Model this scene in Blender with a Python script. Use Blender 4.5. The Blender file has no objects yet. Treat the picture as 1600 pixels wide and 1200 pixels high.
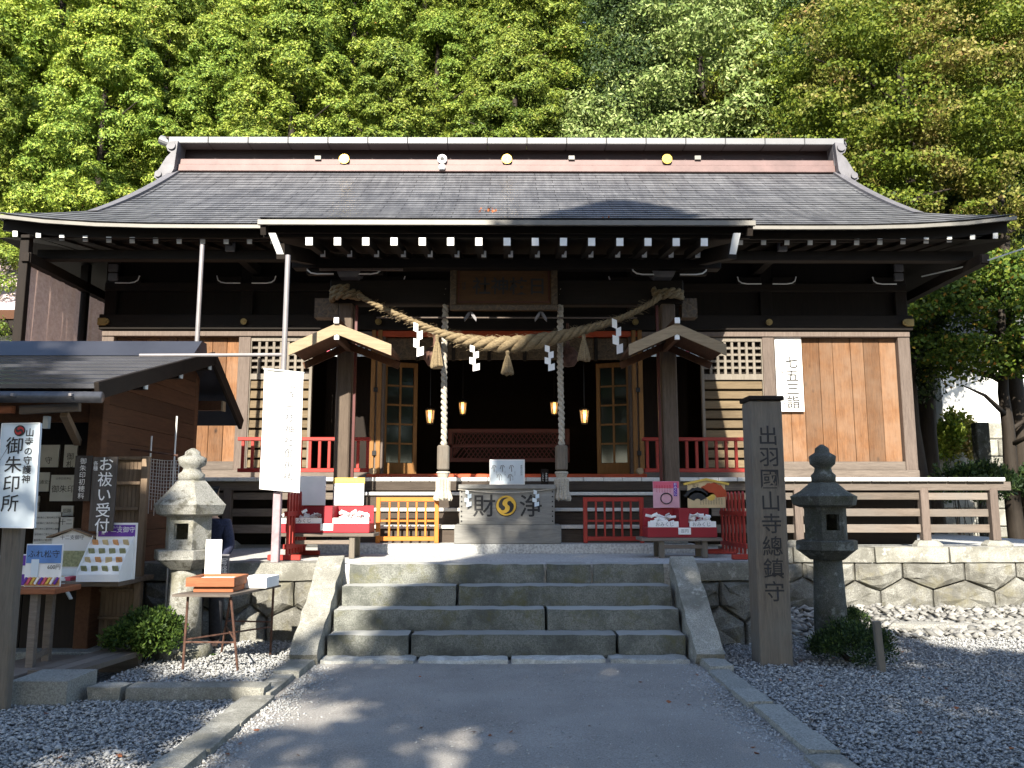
import bpy, bmesh, math, random
import numpy as np
from mathutils import Vector, Matrix, Euler

random.seed(7); RNG = np.random.default_rng(11)
SC = bpy.context.scene; COL = SC.collection
R = math.radians

# ------------------------------------------------------------------ camera
FPX = 1300.0; CAMH = 1.6
TILT = math.atan(186/FPX); YAW = math.atan(8/FPX)
cd = bpy.data.cameras.new('camera'); cam = bpy.data.objects.new('camera', cd); COL.objects.link(cam)
cam.location = (0, 0, CAMH); cam.rotation_euler = (math.pi/2+TILT, 0, -YAW)
cd.sensor_width = 36; cd.lens = FPX/1600*36; cd.clip_end = 600; cd.clip_start = .05
SC.camera = cam
CM = Euler(cam.rotation_euler).to_matrix()
def ray(u, v): return CM @ Vector(((u-800)/FPX, (600-v)/FPX, -1))
def W(u, v, y):                       # the point seen at pixel (u, v) that lies at depth y
    d = ray(u, v); t = y/d.y; return Vector((d.x*t, y, CAMH+d.z*t))
def G(u, v, z=0.0):                   # the point seen at pixel (u, v) that lies at height z
    d = ray(u, v); t = (z-CAMH)/d.z; return Vector((d.x*t, d.y*t, z))

# ------------------------------------------------------------------ light
SUN = Vector((.15, 1, -.66)).normalized()            # the way the sunlight travels
elev = math.asin(-SUN.z); az = math.atan2(-SUN.x, -SUN.y)
w = bpy.data.worlds.new('World'); SC.world = w; w.use_nodes = True
nt = w.node_tree; sky = nt.nodes.new('ShaderNodeTexSky'); sky.sky_type = 'NISHITA'; sky.sun_disc = False
sky.sun_elevation = elev; sky.sun_rotation = az; sky.air_density = 1; sky.dust_density = .6; sky.ozone_density = 1
bg = nt.nodes['Background']; bg.inputs[1].default_value = .115
nt.links.new(sky.outputs[0], bg.inputs[0])
ld = bpy.data.lights.new('sun', 'SUN'); ld.energy = 5.0; ld.angle = R(.5); ld.color = (1, .93, .80)
sun = bpy.data.objects.new('sun', ld); COL.objects.link(sun); sun.location = (-3, -10, 20)
sun.rotation_euler = SUN.to_track_quat('-Z', 'Y').to_euler()
vs = SC.view_settings; vs.view_transform = 'Standard'; vs.look = 'None'; vs.gamma = 1; vs.exposure = 1.5; vs.use_curve_mapping = False
try:
    SC.cycles.max_bounces = 6; SC.cycles.transparent_max_bounces = 8; SC.cycles.use_denoising = True
    SC.cycles.caustics_reflective = False; SC.cycles.caustics_refractive = False
except Exception: pass

# ------------------------------------------------------------------ materials
MATS = {}
def new_mat(name):
    m = bpy.data.materials.new(name); m.use_nodes = True; n = m.node_tree
    b = n.nodes['Principled BSDF']; MATS[name] = m
    return m, n, b
def node(n, t, **kw):
    x = n.nodes.new(t)
    for k, v in kw.items(): setattr(x, k, v)
    return x
def ramp(n, fac, stops):
    r = node(n, 'ShaderNodeValToRGB'); e = r.color_ramp.elements
    while len(e) < len(stops): e.new(.5)
    for i, (p, c) in enumerate(stops): e[i].position = p; e[i].color = (*c, 1)
    n.links.new(fac, r.inputs[0]); return r.outputs[0]
def noise(n, scale, detail=4, rough=.6, vec=None, dist=0):
    x = node(n, 'ShaderNodeTexNoise'); x.inputs['Scale'].default_value = scale; x.inputs['Detail'].default_value = detail
    x.inputs['Roughness'].default_value = rough; x.inputs['Distortion'].default_value = dist
    if vec is not None: n.links.new(vec, x.inputs['Vector'])
    return x.outputs['Fac']
def coord(n, scale=(1, 1, 1), world=True):
    """position in the world (so that alike pieces do not repeat their grain)"""
    g = node(n, 'ShaderNodeNewGeometry').outputs['Position'] if world else node(n, 'ShaderNodeTexCoord').outputs['Object']
    mp = node(n, 'ShaderNodeMapping'); mp.inputs['Scale'].default_value = scale
    n.links.new(g, mp.inputs[0]); return mp.outputs[0]
def mixc(n, fac, a, b, mode='MIX'):
    x = node(n, 'ShaderNodeMix', data_type='RGBA', blend_type=mode)
    for s, v in ((0, fac), (6, a), (7, b)):
        if isinstance(v, bpy.types.NodeSocket): n.links.new(v, x.inputs[s])
        elif s == 0: x.inputs[0].default_value = v
        else: x.inputs[s].default_value = (*v, 1)
    return x.outputs[2]
def bump(n, b, h, strength=.3, dist=.02):
    x = node(n, 'ShaderNodeBump'); x.inputs['Strength'].default_value = strength; x.inputs['Distance'].default_value = dist
    n.links.new(h, x.inputs['Height']); n.links.new(x.outputs[0], b.inputs['Normal'])
def tint(n, col, amount=.35):
    """each object a little lighter or darker than the next"""
    oi = node(n, 'ShaderNodeObjectInfo')
    mr = node(n, 'ShaderNodeMapRange'); mr.inputs[3].default_value = 1-amount; mr.inputs[4].default_value = 1+amount*.6
    n.links.new(oi.outputs['Random'], mr.inputs[0])
    hs = node(n, 'ShaderNodeHueSaturation'); n.links.new(mr.outputs[0], hs.inputs['Value']); n.links.new(col, hs.inputs['Color'])
    return hs.outputs[0]
def plain(name, c, rough=.6, metal=0, var=.15, scale=6, bmp=.05, spec=.5):
    m, n, b = new_mat(name); f = noise(n, scale, 5, .6, coord(n))
    lo = tuple(x*(1-var) for x in c); hi = tuple(min(1, x*(1+var)) for x in c)
    n.links.new(ramp(n, f, [(.3, lo), (.7, hi)]), b.inputs['Base Color'])
    b.inputs['Roughness'].default_value = rough; b.inputs['Metallic'].default_value = metal
    b.inputs['Specular IOR Level'].default_value = spec
    if bmp: bump(n, b, noise(n, scale*6, 4, .6, coord(n)), bmp, .01)
    return m
def wood(name, c1, c2, axis='z', rough=.75, knots=False, t=.3, grey=None):
    m, n, b = new_mat(name)
    s = {'x': (1.2, 14, 14), 'y': (14, 1.2, 14), 'z': (14, 14, 1.2)}[axis]
    f = noise(n, 2.2, 7, .62, coord(n, s), .6)
    fine = noise(n, 9, 5, .7, coord(n, s), .2)
    col = ramp(n, f, [(.28, c1), (.72, c2)])
    col = mixc(n, .35, col, ramp(n, fine, [(.35, c1), (.65, c2)]))
    if knots:
        v = node(n, 'ShaderNodeTexVoronoi'); v.inputs['Scale'].default_value = 1.0
        n.links.new(coord(n, (3.2, 3.2, 1.9)), v.inputs['Vector'])
        col = mixc(n, ramp(n, v.outputs['Distance'], [(.03, (1, 1, 1)), (.12, (0, 0, 0))]), col, tuple(x*.35 for x in c1))
    if grey:
        big = noise(n, .9, 5, .65, coord(n))
        col = mixc(n, ramp(n, big, [(.42, (0, 0, 0)), (.68, (.8, .8, .8))]), col, grey)
    col = tint(n, col, t)
    n.links.new(col, b.inputs['Base Color']); b.inputs['Roughness'].default_value = rough
    b.inputs['Specular IOR Level'].default_value = .25
    bump(n, b, fine, .25, .006)
    return m
def stone(name, c1, c2, lichen=None, la=.5, moss=None, scale=9, bmp=.6, rough=.9, dark=None, worn=None):
    m, n, b = new_mat(name)
    f = noise(n, scale, 8, .7, coord(n)); sp = noise(n, scale*11, 3, .7, coord(n))
    col = ramp(n, f, [(.3, c1), (.7, c2)])
    col = mixc(n, .45, col, ramp(n, sp, [(.38, tuple(x*.45 for x in c1)), (.62, tuple(min(1, x*1.35) for x in c2))]))
    if dark:
        col = mixc(n, ramp(n, noise(n, 2.1, 6, .7, coord(n)), [(.45, (0, 0, 0)), (.62, (.85, .85, .85))]), col, dark)
    if lichen:
        col = mixc(n, ramp(n, noise(n, 7, 7, .72, coord(n)), [(la, (0, 0, 0)), (la+.08, (.9, .9, .9))]), col, lichen)
    if moss:
        col = mixc(n, ramp(n, noise(n, 3.3, 6, .7, coord(n)), [(.52, (0, 0, 0)), (.68, (.8, .8, .8))]), col, moss)
    if worn:                                           # paler upper faces: skylight on the treads painted in, along with foot wear
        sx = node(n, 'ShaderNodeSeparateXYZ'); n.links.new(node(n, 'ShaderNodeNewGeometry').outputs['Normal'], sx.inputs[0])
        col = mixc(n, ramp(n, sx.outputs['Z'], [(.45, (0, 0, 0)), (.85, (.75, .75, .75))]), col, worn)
    n.links.new(tint(n, col, .22), b.inputs['Base Color']); b.inputs['Roughness'].default_value = rough
    b.inputs['Specular IOR Level'].default_value = .2
    h = mixc(n, .5, f, sp); bump(n, b, h, bmp, .03)
    return m
def foliage(name, stops, trans=.35, patch=None, rough=.55):
    """leaf colours drawn leaf by leaf; patch = a second set of stops mixed in by region"""
    m, n, b = new_mat(name)
    g = node(n, 'ShaderNodeNewGeometry')
    col = ramp(n, g.outputs['Random Per Island'], stops)
    if patch:
        f = noise(n, patch[0], 3, .6, coord(n))
        col = mixc(n, ramp(n, f, [(patch[1], (0, 0, 0)), (patch[2], (1, 1, 1))]), col, ramp(n, g.outputs['Random Per Island'], patch[3]))
    oi = node(n, 'ShaderNodeObjectInfo'); mr = node(n, 'ShaderNodeMapRange'); mr.inputs[3].default_value = .75; mr.inputs[4].default_value = 1.2
    n.links.new(oi.outputs['Random'], mr.inputs[0])
    hs = node(n, 'ShaderNodeHueSaturation'); n.links.new(mr.outputs[0], hs.inputs['Value']); n.links.new(col, hs.inputs['Color'])
    col = hs.outputs[0]
    n.links.new(col, b.inputs['Base Color']); b.inputs['Roughness'].default_value = rough; b.inputs['Specular IOR Level'].default_value = .25
    tr = node(n, 'ShaderNodeBsdfTranslucent'); n.links.new(col, tr.inputs[0])
    mx = node(n, 'ShaderNodeMixShader'); mx.inputs[0].default_value = trans
    out = n.nodes['Material Output']
    n.links.new(b.outputs[0], mx.inputs[1]); n.links.new(tr.outputs[0], mx.inputs[2]); n.links.new(mx.outputs[0], out.inputs[0])
    return m

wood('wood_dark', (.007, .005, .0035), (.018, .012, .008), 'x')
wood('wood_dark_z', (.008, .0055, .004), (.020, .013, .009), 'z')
wood('plank', (.085, .036, .015), (.26, .128, .058), 'z', knots=True, t=.38, grey=(.23, .155, .105))
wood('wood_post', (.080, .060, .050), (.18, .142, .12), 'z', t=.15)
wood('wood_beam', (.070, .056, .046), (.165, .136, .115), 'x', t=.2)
wood('wood_grey', (.085, .066, .052), (.23, .185, .15), 'x', t=.3, grey=(.16, .145, .13))
wood('wood_grey_z', (.085, .07, .055), (.20, .165, .13), 'z', t=.1, grey=(.15, .145, .13))
wood('wood_pale', (.21, .155, .095), (.36, .275, .175), 'x', t=.1)
wood('wood_pale_z', (.46, .33, .19), (.66, .50, .31), 'z', t=.1)
wood('wood_gold', (.16, .075, .024), (.30, .15, .05), 'z', t=.1)
wood('board_white', (.52, .51, .49), (.72, .71, .68), 'y', t=.1)
wood('wood_stall', (.05, .020, .009), (.11, .048, .022), 'y', t=.35)
wood('wood_shutter', (.13, .09, .06), (.25, .18, .12), 'z', t=.2)
wood('wood_box', (.13, .125, .115), (.29, .28, .255), 'x', t=.12, grey=(.26, .26, .25))
wood('wood_tray', (.20, .065, .03), (.34, .13, .06), 'x', t=.1)
wood('louver', (.085, .058, .032), (.18, .135, .08), 'x', t=.25)
wood('lattice', (.13, .112, .09), (.25, .22, .185), 'z', t=.1)
plain('white_paint', (.80, .80, .78), .55, var=.06)
plain('paper', (.82, .81, .79), .8, var=.04, bmp=0)
plain('paper_blue', (.62, .70, .76), .5, var=.05, bmp=0)
plain('paper_dim', (.48, .49, .48), .8, var=.1, bmp=0)
plain('vermilion', (.38, .052, .011), .5, var=.18, scale=5)
plain('red_paint', (.30, .020, .012), .5, var=.18, scale=5)
plain('red_paint_sunlit', (.48, .15, .014), .5, var=.15, scale=5)  # the barrier red with its sunlit glare put into the colour
plain('red_dark', (.075, .006, .005), .5, var=.2)
plain('crimson', (.27, .007, .017), .55, var=.1)
plain('pink_paper', (.62, .34, .40), .8, var=.12, bmp=0)
plain('tan_board', (.58, .44, .24), .7, var=.1)
plain('yellow_paint', (.68, .45, .08), .6, var=.1)
plain('ink', (.012, .012, .014), .6, var=.2, bmp=0)
plain('ink_grey', (.16, .16, .165), .7, var=.2, bmp=0)
plain('ink_red', (.42, .015, .012), .6, var=.1, bmp=0)
plain('ink_pink', (.62, .10, .16), .6, var=.1, bmp=0)
plain('purple', (.13, .03, .32), .6, var=.1, bmp=0)
plain('print_blue', (.10, .22, .50), .6, var=.2, bmp=0)
plain('print_orange', (.62, .30, .12), .6, var=.3, bmp=0, scale=40)
plain('print_olive', (.26, .27, .14), .6, var=.4, bmp=0, scale=40)
plain('gold', (.55, .36, .06), .38, metal=.55, var=.15)
plain('brass_dim', (.24, .17, .06), .45, metal=.6, var=.25)
plain('black_metal', (.02, .02, .022), .4, metal=.4, var=.2)
plain('pipe_grey', (.21, .195, .20), .5, metal=.1, var=.12)
plain('pole_purple', (.30, .22, .24), .7, var=.25, scale=10)
plain('steel_rust', (.10, .05, .035), .7, metal=.3, var=.5, scale=18)
plain('copper_pink', (.15, .092, .085), .55, metal=.1, var=.18, scale=3)
plain('ridge_metal', (.165, .165, .17), .5, metal=.1, var=.12, scale=2)
plain('ridge_dark', (.022, .008, .006), .6, var=.3)
plain('ornament_grey', (.13, .125, .135), .55, metal=.1, var=.2)
plain('gutter', (.10, .10, .11), .35, metal=.5, var=.3, scale=8)
plain('navy_cloth', (.018, .022, .05), .9, var=.5, scale=60)
plain('dark_cloth', (.02, .02, .024), .9, var=.4, scale=30)
plain('skin', (.48, .28, .19), .55, var=.06)
plain('hair', (.012, .010, .009), .5, var=.3)
plain('net_white', (.62, .62, .60), .7, var=.1)
plain('siding_pink', (.62, .52, .53), .6, var=.05)
plain('wall_white', (.74, .73, .70), .8, var=.06)
plain('wire_white', (.55, .60, .62), .5, var=.05)
plain('acrylic', (.60, .62, .64), .12, var=.03, bmp=0)
stone('granite', (.13, .135, .12), (.25, .255, .23), moss=(.13, .125, .06), scale=7, dark=(.085, .09, .08), worn=(.46, .46, .44), bmp=1.0)  # step tops painted paler to stand in for skylight on the treads
stone('granite_pale', (.22, .215, .185), (.37, .36, .32), scale=8, lichen=(.42, .41, .37), la=.57, dark=(.16, .155, .13), bmp=.8)
stone('wall_stone', (.16, .155, .135), (.31, .305, .275), moss=(.17, .155, .10), scale=6, bmp=1.0, dark=(.11, .105, .09))
stone('slab_white', (.34, .34, .32), (.50, .50, .47), scale=12, lichen=(.58, .58, .55), la=.52)
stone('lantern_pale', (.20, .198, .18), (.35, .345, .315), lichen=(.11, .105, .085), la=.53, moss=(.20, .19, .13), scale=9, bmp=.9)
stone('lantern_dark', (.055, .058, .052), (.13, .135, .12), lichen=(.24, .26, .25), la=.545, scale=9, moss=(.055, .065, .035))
stone('concrete', (.33, .33, .325), (.45, .45, .435), scale=3, bmp=.25)
stone('concrete_block', (.22, .22, .20), (.33, .33, .30), scale=6, bmp=.4)
stone('rock', (.16, .155, .14), (.34, .33, .30), scale=6)

# gravel and earth
m, n, b = new_mat('gravel')
g = node(n, 'ShaderNodeNewGeometry')
c = ramp(n, g.outputs['Random Per Island'], [(0, (.16, .163, .17)), (.35, (.28, .285, .29)), (.75, (.40, .405, .40)), (1, (.60, .59, .56))])
c = mixc(n, .5, c, ramp(n, noise(n, 60, 3, .6, coord(n)), [(.3, (.20, .20, .20)), (.7, (.46, .455, .44))]))
n.links.new(c, b.inputs['Base Color']); b.inputs['Roughness'].default_value = .85; b.inputs['Specular IOR Level'].default_value = .25
m, n, b = new_mat('cobble')
g = node(n, 'ShaderNodeNewGeometry')
c = ramp(n, g.outputs['Random Per Island'], [(0, (.10, .098, .09)), (.5, (.22, .215, .20)), (1, (.40, .385, .35))])
n.links.new(mixc(n, .3, c, ramp(n, noise(n, 30, 4, .6, coord(n)), [(.3, (.09, .085, .08)), (.7, (.34, .33, .31))])), b.inputs['Base Color'])
b.inputs['Roughness'].default_value = .9
m, n, b = new_mat('earth')
c = ramp(n, noise(n, 3, 6, .65, coord(n)), [(.3, (.09, .085, .08)), (.7, (.17, .165, .155))])
c = mixc(n, .5, c, ramp(n, noise(n, 45, 4, .7, coord(n)), [(.35, (.06, .058, .055)), (.65, (.26, .255, .245))]))
n.links.new(c, b.inputs['Base Color']); b.inputs['Roughness'].default_value = .95; b.inputs['Specular IOR Level'].default_value = .15
bump(n, b, noise(n, 45, 4, .7, coord(n)), .7, .02)
m, n, b = new_mat('gravel_bed')
v = node(n, 'ShaderNodeTexVoronoi'); v.inputs['Scale'].default_value = 38; n.links.new(coord(n), v.inputs['Vector'])
c = mixc(n, .6, ramp(n, v.outputs['Color'], [(.1, (.10, .10, .105)), (.9, (.42, .42, .41))]), ramp(n, v.outputs['Distance'], [(.1, (.34, .34, .34)), (.7, (.06, .06, .06))]))
n.links.new(c, b.inputs['Base Color']); b.inputs['Roughness'].default_value = .95; b.inputs['Specular IOR Level'].default_value = .15
x_ = node(n, 'ShaderNodeBump', invert=True); x_.inputs['Strength'].default_value = 1; x_.inputs['Distance'].default_value = .02; n.links.new(v.outputs['Distance'], x_.inputs['Height']); n.links.new(x_.outputs[0], b.inputs['Normal'])
m, n, b = new_mat('path_dirt')
c = ramp(n, noise(n, 1.3, 7, .6, coord(n)), [(.3, (.25, .23, .21)), (.7, (.43, .405, .375))])
c = mixc(n, .45, c, ramp(n, noise(n, 90, 4, .75, coord(n)), [(.36, (.13, .12, .11)), (.64, (.54, .515, .48))]))
n.links.new(c, b.inputs['Base Color']); b.inputs['Roughness'].default_value = .95; b.inputs['Specular IOR Level'].default_value = .15
bump(n, b, noise(n, 55, 6, .8, coord(n)), .9, .02)
m, n, b = new_mat('forest_floor')
c = ramp(n, noise(n, .8, 6, .65, coord(n)), [(.3, (.02, .022, .010)), (.7, (.06, .055, .025))])
n.links.new(c, b.inputs['Base Color']); b.inputs['Roughness'].default_value = .95

# sheet roof: brick joints run between the stepped courses
m, n, b = new_mat('roof_sheet')
br = node(n, 'ShaderNodeTexBrick'); br.inputs['Scale'].default_value = 1
br.inputs['Brick Width'].default_value = .92; br.inputs['Row Height'].default_value = 4.4/24; br.inputs['Mortar Size'].default_value = .007
br.offset = .37; br.inputs['Color1'].default_value = (.105, .108, .116, 1); br.inputs['Color2'].default_value = (.148, .151, .160, 1)
br.inputs['Mortar'].default_value = (.03, .03, .032, 1)
mp = node(n, 'ShaderNodeMapping'); mp.inputs['Location'].default_value = (0, -12.6+24*4.4/24, 0)
n.links.new(node(n, 'ShaderNodeNewGeometry').outputs['Position'], mp.inputs[0]); n.links.new(mp.outputs[0], br.inputs['Vector'])
dirt = ramp(n, noise(n, 1.1, 6, .7, coord(n, (1, 1, 1))), [(.3, (.7, .7, .72)), (.7, (1.25, 1.22, 1.2))])
streak = ramp(n, noise(n, 1.6, 6, .7, coord(n, (5, .45, .45))), [(.32, (.62, .62, .64)), (.68, (1.2, 1.2, 1.18))])
n.links.new(mixc(n, 1, mixc(n, 1, br.outputs['Color'], dirt, 'MULTIPLY'), streak, 'MULTIPLY'), b.inputs['Base Color'])
b.inputs['Metallic'].default_value = .1; b.inputs['Roughness'].default_value = .5; b.inputs['Specular IOR Level'].default_value = .35
plain('stall_sheet', (.07, .072, .085), .3, metal=.55, var=.15, scale=2)
plain('roof_edge', (.17, .16, .14), .5, metal=.15, var=.12)
plain('roof_pink', (.55, .43, .44), .6, var=.08)

wood('pillar_wood', (.060, .043, .031), (.135, .102, .077), 'z', t=.1)
wood('riser', (.035, .026, .02), (.085, .066, .052), 'x', t=.2)
wood('bark', (.012, .009, .006), (.036, .027, .020), 'z', t=.2)
foliage('cedar', [(0, (.07, .115, .016)), (.4, (.18, .245, .028)), (.8, (.30, .36, .048)), (.985, (.38, .41, .08)), (1, (.34, .17, .03))], .10,
        (.35, .45, .62, [(0, (.065, .125, .020)), (.5, (.155, .235, .032)), (1, (.28, .34, .055))]))
foliage('oak', [(0, (.09, .14, .03)), (.5, (.20, .27, .07)), (1, (.40, .45, .17))], .12)
foliage('maple', [(0, (.07, .12, .014)), (.5, (.17, .23, .024)), (1, (.30, .34, .045))], .35,
        (.62, .50, .66, [(0, (.15, .15, .025)), (.4, (.34, .29, .06)), (.85, (.52, .44, .17)), (1, (.50, .26, .14))]))
foliage('maple_low', [(0, (.03, .06, .010)), (.6, (.09, .15, .018)), (.93, (.20, .25, .03)), (1, (.38, .17, .03))], .35)  # maple greens darkened: shade under the right-hand trees put into the colour
foliage('shade_leaf', [(0, (.03, .06, .012)), (1, (.09, .14, .03))], .3)
foliage('shrub_leaf', [(0, (.025, .055, .012)), (.6, (.06, .11, .02)), (1, (.13, .20, .035))], .3)
foliage('needle_dark', [(0, (.012, .028, .010)), (.7, (.035, .065, .020)), (1, (.10, .15, .035))], .25)
foliage('dark_leaf', [(0, (.02, .04, .012)), (.7, (.05, .085, .022)), (1, (.13, .17, .045))], .12)  # leaf colour darkened to stand in for deep shade among the trees
foliage('fallen', [(0, (.16, .05, .02)), (1, (.34, .12, .05))], .1)

m, n, b = new_mat('straw')
c = ramp(n, noise(n, 30, 5, .7, coord(n, (1, 1, 3))), [(.3, (.10, .07, .036)), (.7, (.27, .205, .115))])
n.links.new(c, b.inputs['Base Color']); b.inputs['Roughness'].default_value = .9; bump(n, b, noise(n, 90, 4, .7, coord(n)), .6, .01)
m, n, b = new_mat('hemp')
c = ramp(n, noise(n, 30, 5, .7, coord(n, (1, 1, 2))), [(.3, (.30, .27, .22)), (.7, (.52, .48, .41))])
n.links.new(c, b.inputs['Base Color']); b.inputs['Roughness'].default_value = .95; bump(n, b, noise(n, 80, 4, .7, coord(n)), .6, .01)
m, n, b = new_mat('curtain_cloth')
c = ramp(n, noise(n, 14, 5, .7, coord(n)), [(.3, (.44, .29, .235)), (.7, (.62, .44, .37))])
n.links.new(c, b.inputs['Base Color']); b.inputs['Roughness'].default_value = .95
tr = node(n, 'ShaderNodeBsdfTranslucent'); n.links.new(c, tr.inputs[0]); mx = node(n, 'ShaderNodeMixShader'); mx.inputs[0].default_value = .45
n.links.new(b.outputs[0], mx.inputs[1]); n.links.new(tr.outputs[0], mx.inputs[2]); n.links.new(mx.outputs[0], n.nodes['Material Output'].inputs[0])
m, n, b = new_mat('glass_dark')
b.inputs['Base Color'].default_value = (.015, .02, .018, 1); b.inputs['Roughness'].default_value = .06; b.inputs['Specular IOR Level'].default_value = .6
m, n, b = new_mat('lamp_glow')
b.inputs['Base Color'].default_value = (.8, .6, .35, 1); b.inputs['Emission Color'].default_value = (1, .42, .10, 1); b.inputs['Emission Strength'].default_value = .13
m, n, b = new_mat('lamp_core')
b.inputs['Emission Color'].default_value = (1, .8, .45, 1); b.inputs['Emission Strength'].default_value = 6

# ------------------------------------------------------------------ mesh helpers
def cbox_data(a, b_, h, c):
    """a box of half sizes a, b_, h with chamfered edges"""
    if c <= 0:
        v = [(sx*a, sy*b_, sz*h) for sx in (-1, 1) for sy in (-1, 1) for sz in (-1, 1)]
        return v, [(0, 1, 3, 2), (4, 6, 7, 5), (0, 4, 5, 1), (2, 3, 7, 6), (0, 2, 6, 4), (1, 5, 7, 3)]
    c = min(c, a*.45, b_*.45, h*.45); v = []; ix = {}
    for sx in (-1, 1):
        for sy in (-1, 1):
            for sz in (-1, 1):
                for k, p in (('z', (sx*(a-c), sy*(b_-c), sz*h)), ('y', (sx*(a-c), sy*b_, sz*(h-c))), ('x', (sx*a, sy*(b_-c), sz*(h-c)))):
                    ix[(sx, sy, sz, k)] = len(v); v.append(p)
    f = []
    for s in (-1, 1):
        f.append([ix[(s, p, q, 'x')] for p, q in ((-1, -1), (1, -1), (1, 1), (-1, 1))])
        f.append([ix[(p, s, q, 'y')] for p, q in ((-1, -1), (1, -1), (1, 1), (-1, 1))])
        f.append([ix[(p, q, s, 'z')] for p, q in ((-1, -1), (1, -1), (1, 1), (-1, 1))])
    for s in (-1, 1):
        for t in (-1, 1):
            f.append([ix[(s, t, -1, 'x')], ix[(s, t, 1, 'x')], ix[(s, t, 1, 'y')], ix[(s, t, -1, 'y')]])
            f.append([ix[(s, -1, t, 'x')], ix[(s, 1, t, 'x')], ix[(s, 1, t, 'z')], ix[(s, -1, t, 'z')]])
            f.append([ix[(-1, s, t, 'y')], ix[(1, s, t, 'y')], ix[(1, s, t, 'z')], ix[(-1, s, t, 'z')]])
    for sx in (-1, 1):
        for sy in (-1, 1):
            for sz in (-1, 1): f.append([ix[(sx, sy, sz, k)] for k in 'xyz'])
    return v, f
def origin(o):
    p = Vector((0, 0, 0))
    while o is not None: p += o.location; o = o.parent
    return p
class MB:
    def __init__(s): s.v = []; s.f = []; s.mi = []
    def add(s, v, f, mi=0):
        o = len(s.v); s.v += [tuple(p) for p in v]; s.f += [[i+o for i in q] for q in f]; s.mi += [mi]*len(f); return s
    def box(s, x0, x1, y0, y1, z0, z1, c=0, mi=0):
        v, f = cbox_data(abs(x1-x0)/2, abs(y1-y0)/2, abs(z1-z0)/2, c)
        o = Vector(((x0+x1)/2, (y0+y1)/2, (z0+z1)/2)); return s.add([o+Vector(p) for p in v], f, mi)
    def obox(s, ctr, size, rot=(0, 0, 0), c=0, mi=0):
        v, f = cbox_data(size[0]/2, size[1]/2, size[2]/2, c); m = Euler(rot).to_matrix()
        return s.add([Vector(ctr)+m @ Vector(p) for p in v], f, mi)
    def bar(s, p, q, wd, ht, c=0, up=(0, 0, 1), mi=0):
        p = Vector(p); q = Vector(q); d = (q-p); L = d.length; d.normalize()
        r = d.cross(Vector(up)); r = r.normalized() if r.length > 1e-5 else Vector((1, 0, 0)); u = r.cross(d)
        v, f = cbox_data(wd/2, L/2, ht/2, c)
        return s.add([(p+q)/2+r*a[0]+d*a[1]+u*a[2] for a in v], f, mi)
    def tube(s, pts, rad, n=8, mi=0, caps=True):
        pts = [Vector(p) for p in pts]; k = len(pts); rad = rad if isinstance(rad, (list, tuple)) else [rad]*k
        vs_, fs = [], []; ref = None
        for i, p in enumerate(pts):
            d = (pts[min(i+1, k-1)]-pts[max(i-1, 0)]).normalized()
            if ref is None: ref = d.orthogonal().normalized()
            ref = (ref-d*ref.dot(d)).normalized(); b2 = d.cross(ref)
            for j in range(n):
                a = 2*math.pi*j/n; vs_.append(p+(ref*math.cos(a)+b2*math.sin(a))*rad[i])
        for i in range(k-1):
            for j in range(n): fs.append((i*n+j, i*n+(j+1) % n, (i+1)*n+(j+1) % n, (i+1)*n+j))
        if caps: fs += [tuple(range(n))[::-1], tuple(range((k-1)*n, k*n))]
        return s.add(vs_, fs, mi)
    def lathe(s, cx, cy, prof, n=16, rot=0, mi=0, wob=0):
        vs_, fs = [], []
        for (r, z) in prof:
            for j in range(n):
                a = rot+2*math.pi*j/n; rr = r*(1+random.uniform(-wob, wob))
                vs_.append((cx+rr*math.cos(a), cy+rr*math.sin(a), z+random.uniform(-wob, wob)*.1))
        k = len(prof)
        for i in range(k-1):
            for j in range(n): fs.append((i*n+j, i*n+(j+1) % n, (i+1)*n+(j+1) % n, (i+1)*n+j))
        fs += [tuple(range(n))[::-1], tuple(range((k-1)*n, k*n))]
        return s.add(vs_, fs, mi)
    def prism(s, poly, O, U, V, N, dep, mi=0):
        """polygon in the plane (O, U, V), thickened by dep along N"""
        O, U, V, N = map(Vector, (O, U, V, N)); k = len(poly)
        a = [O+U*x+V*y for x, y in poly]; b2 = [p+N*dep for p in a]
        return s.add(a+b2, [list(range(k))[::-1], list(range(k, 2*k))]+[(i, (i+1) % k, k+(i+1) % k, k+i) for i in range(k)], mi)
    def build(s, name, mat, parent=None, smooth=False, recalc=True):
        me = bpy.data.meshes.new(name); o3 = origin(parent)
        me.from_pydata([Vector(p)-o3 for p in s.v], [], s.f)
        for mm in (mat if isinstance(mat, (list, tuple)) else [mat]): me.materials.append(MATS[mm])
        if max(s.mi, default=0) > 0: me.polygons.foreach_set('material_index', s.mi)
        if recalc and len(s.f) < 30000:
            bm = bmesh.new(); bm.from_mesh(me); bmesh.ops.recalc_face_normals(bm, faces=bm.faces); bm.to_mesh(me); bm.free()
        if smooth: me.polygons.foreach_set('use_smooth', [True]*len(me.polygons))
        o = bpy.data.objects.new(name, me); COL.objects.link(o); o.parent = parent
        return o
def tag(o, label=None, cat=None, group=None, kind=None):
    for k, v in (('label', label), ('category', cat), ('group', group), ('kind', kind)):
        if v: o[k] = v
    return o
def thing(name, label, cat, loc=(0, 0, 0), group=None):
    o = bpy.data.objects.new(name, None); COL.objects.link(o); o.location = loc; o.empty_display_size = .2
    return tag(o, label, cat, group)
PIECES = {}
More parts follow.
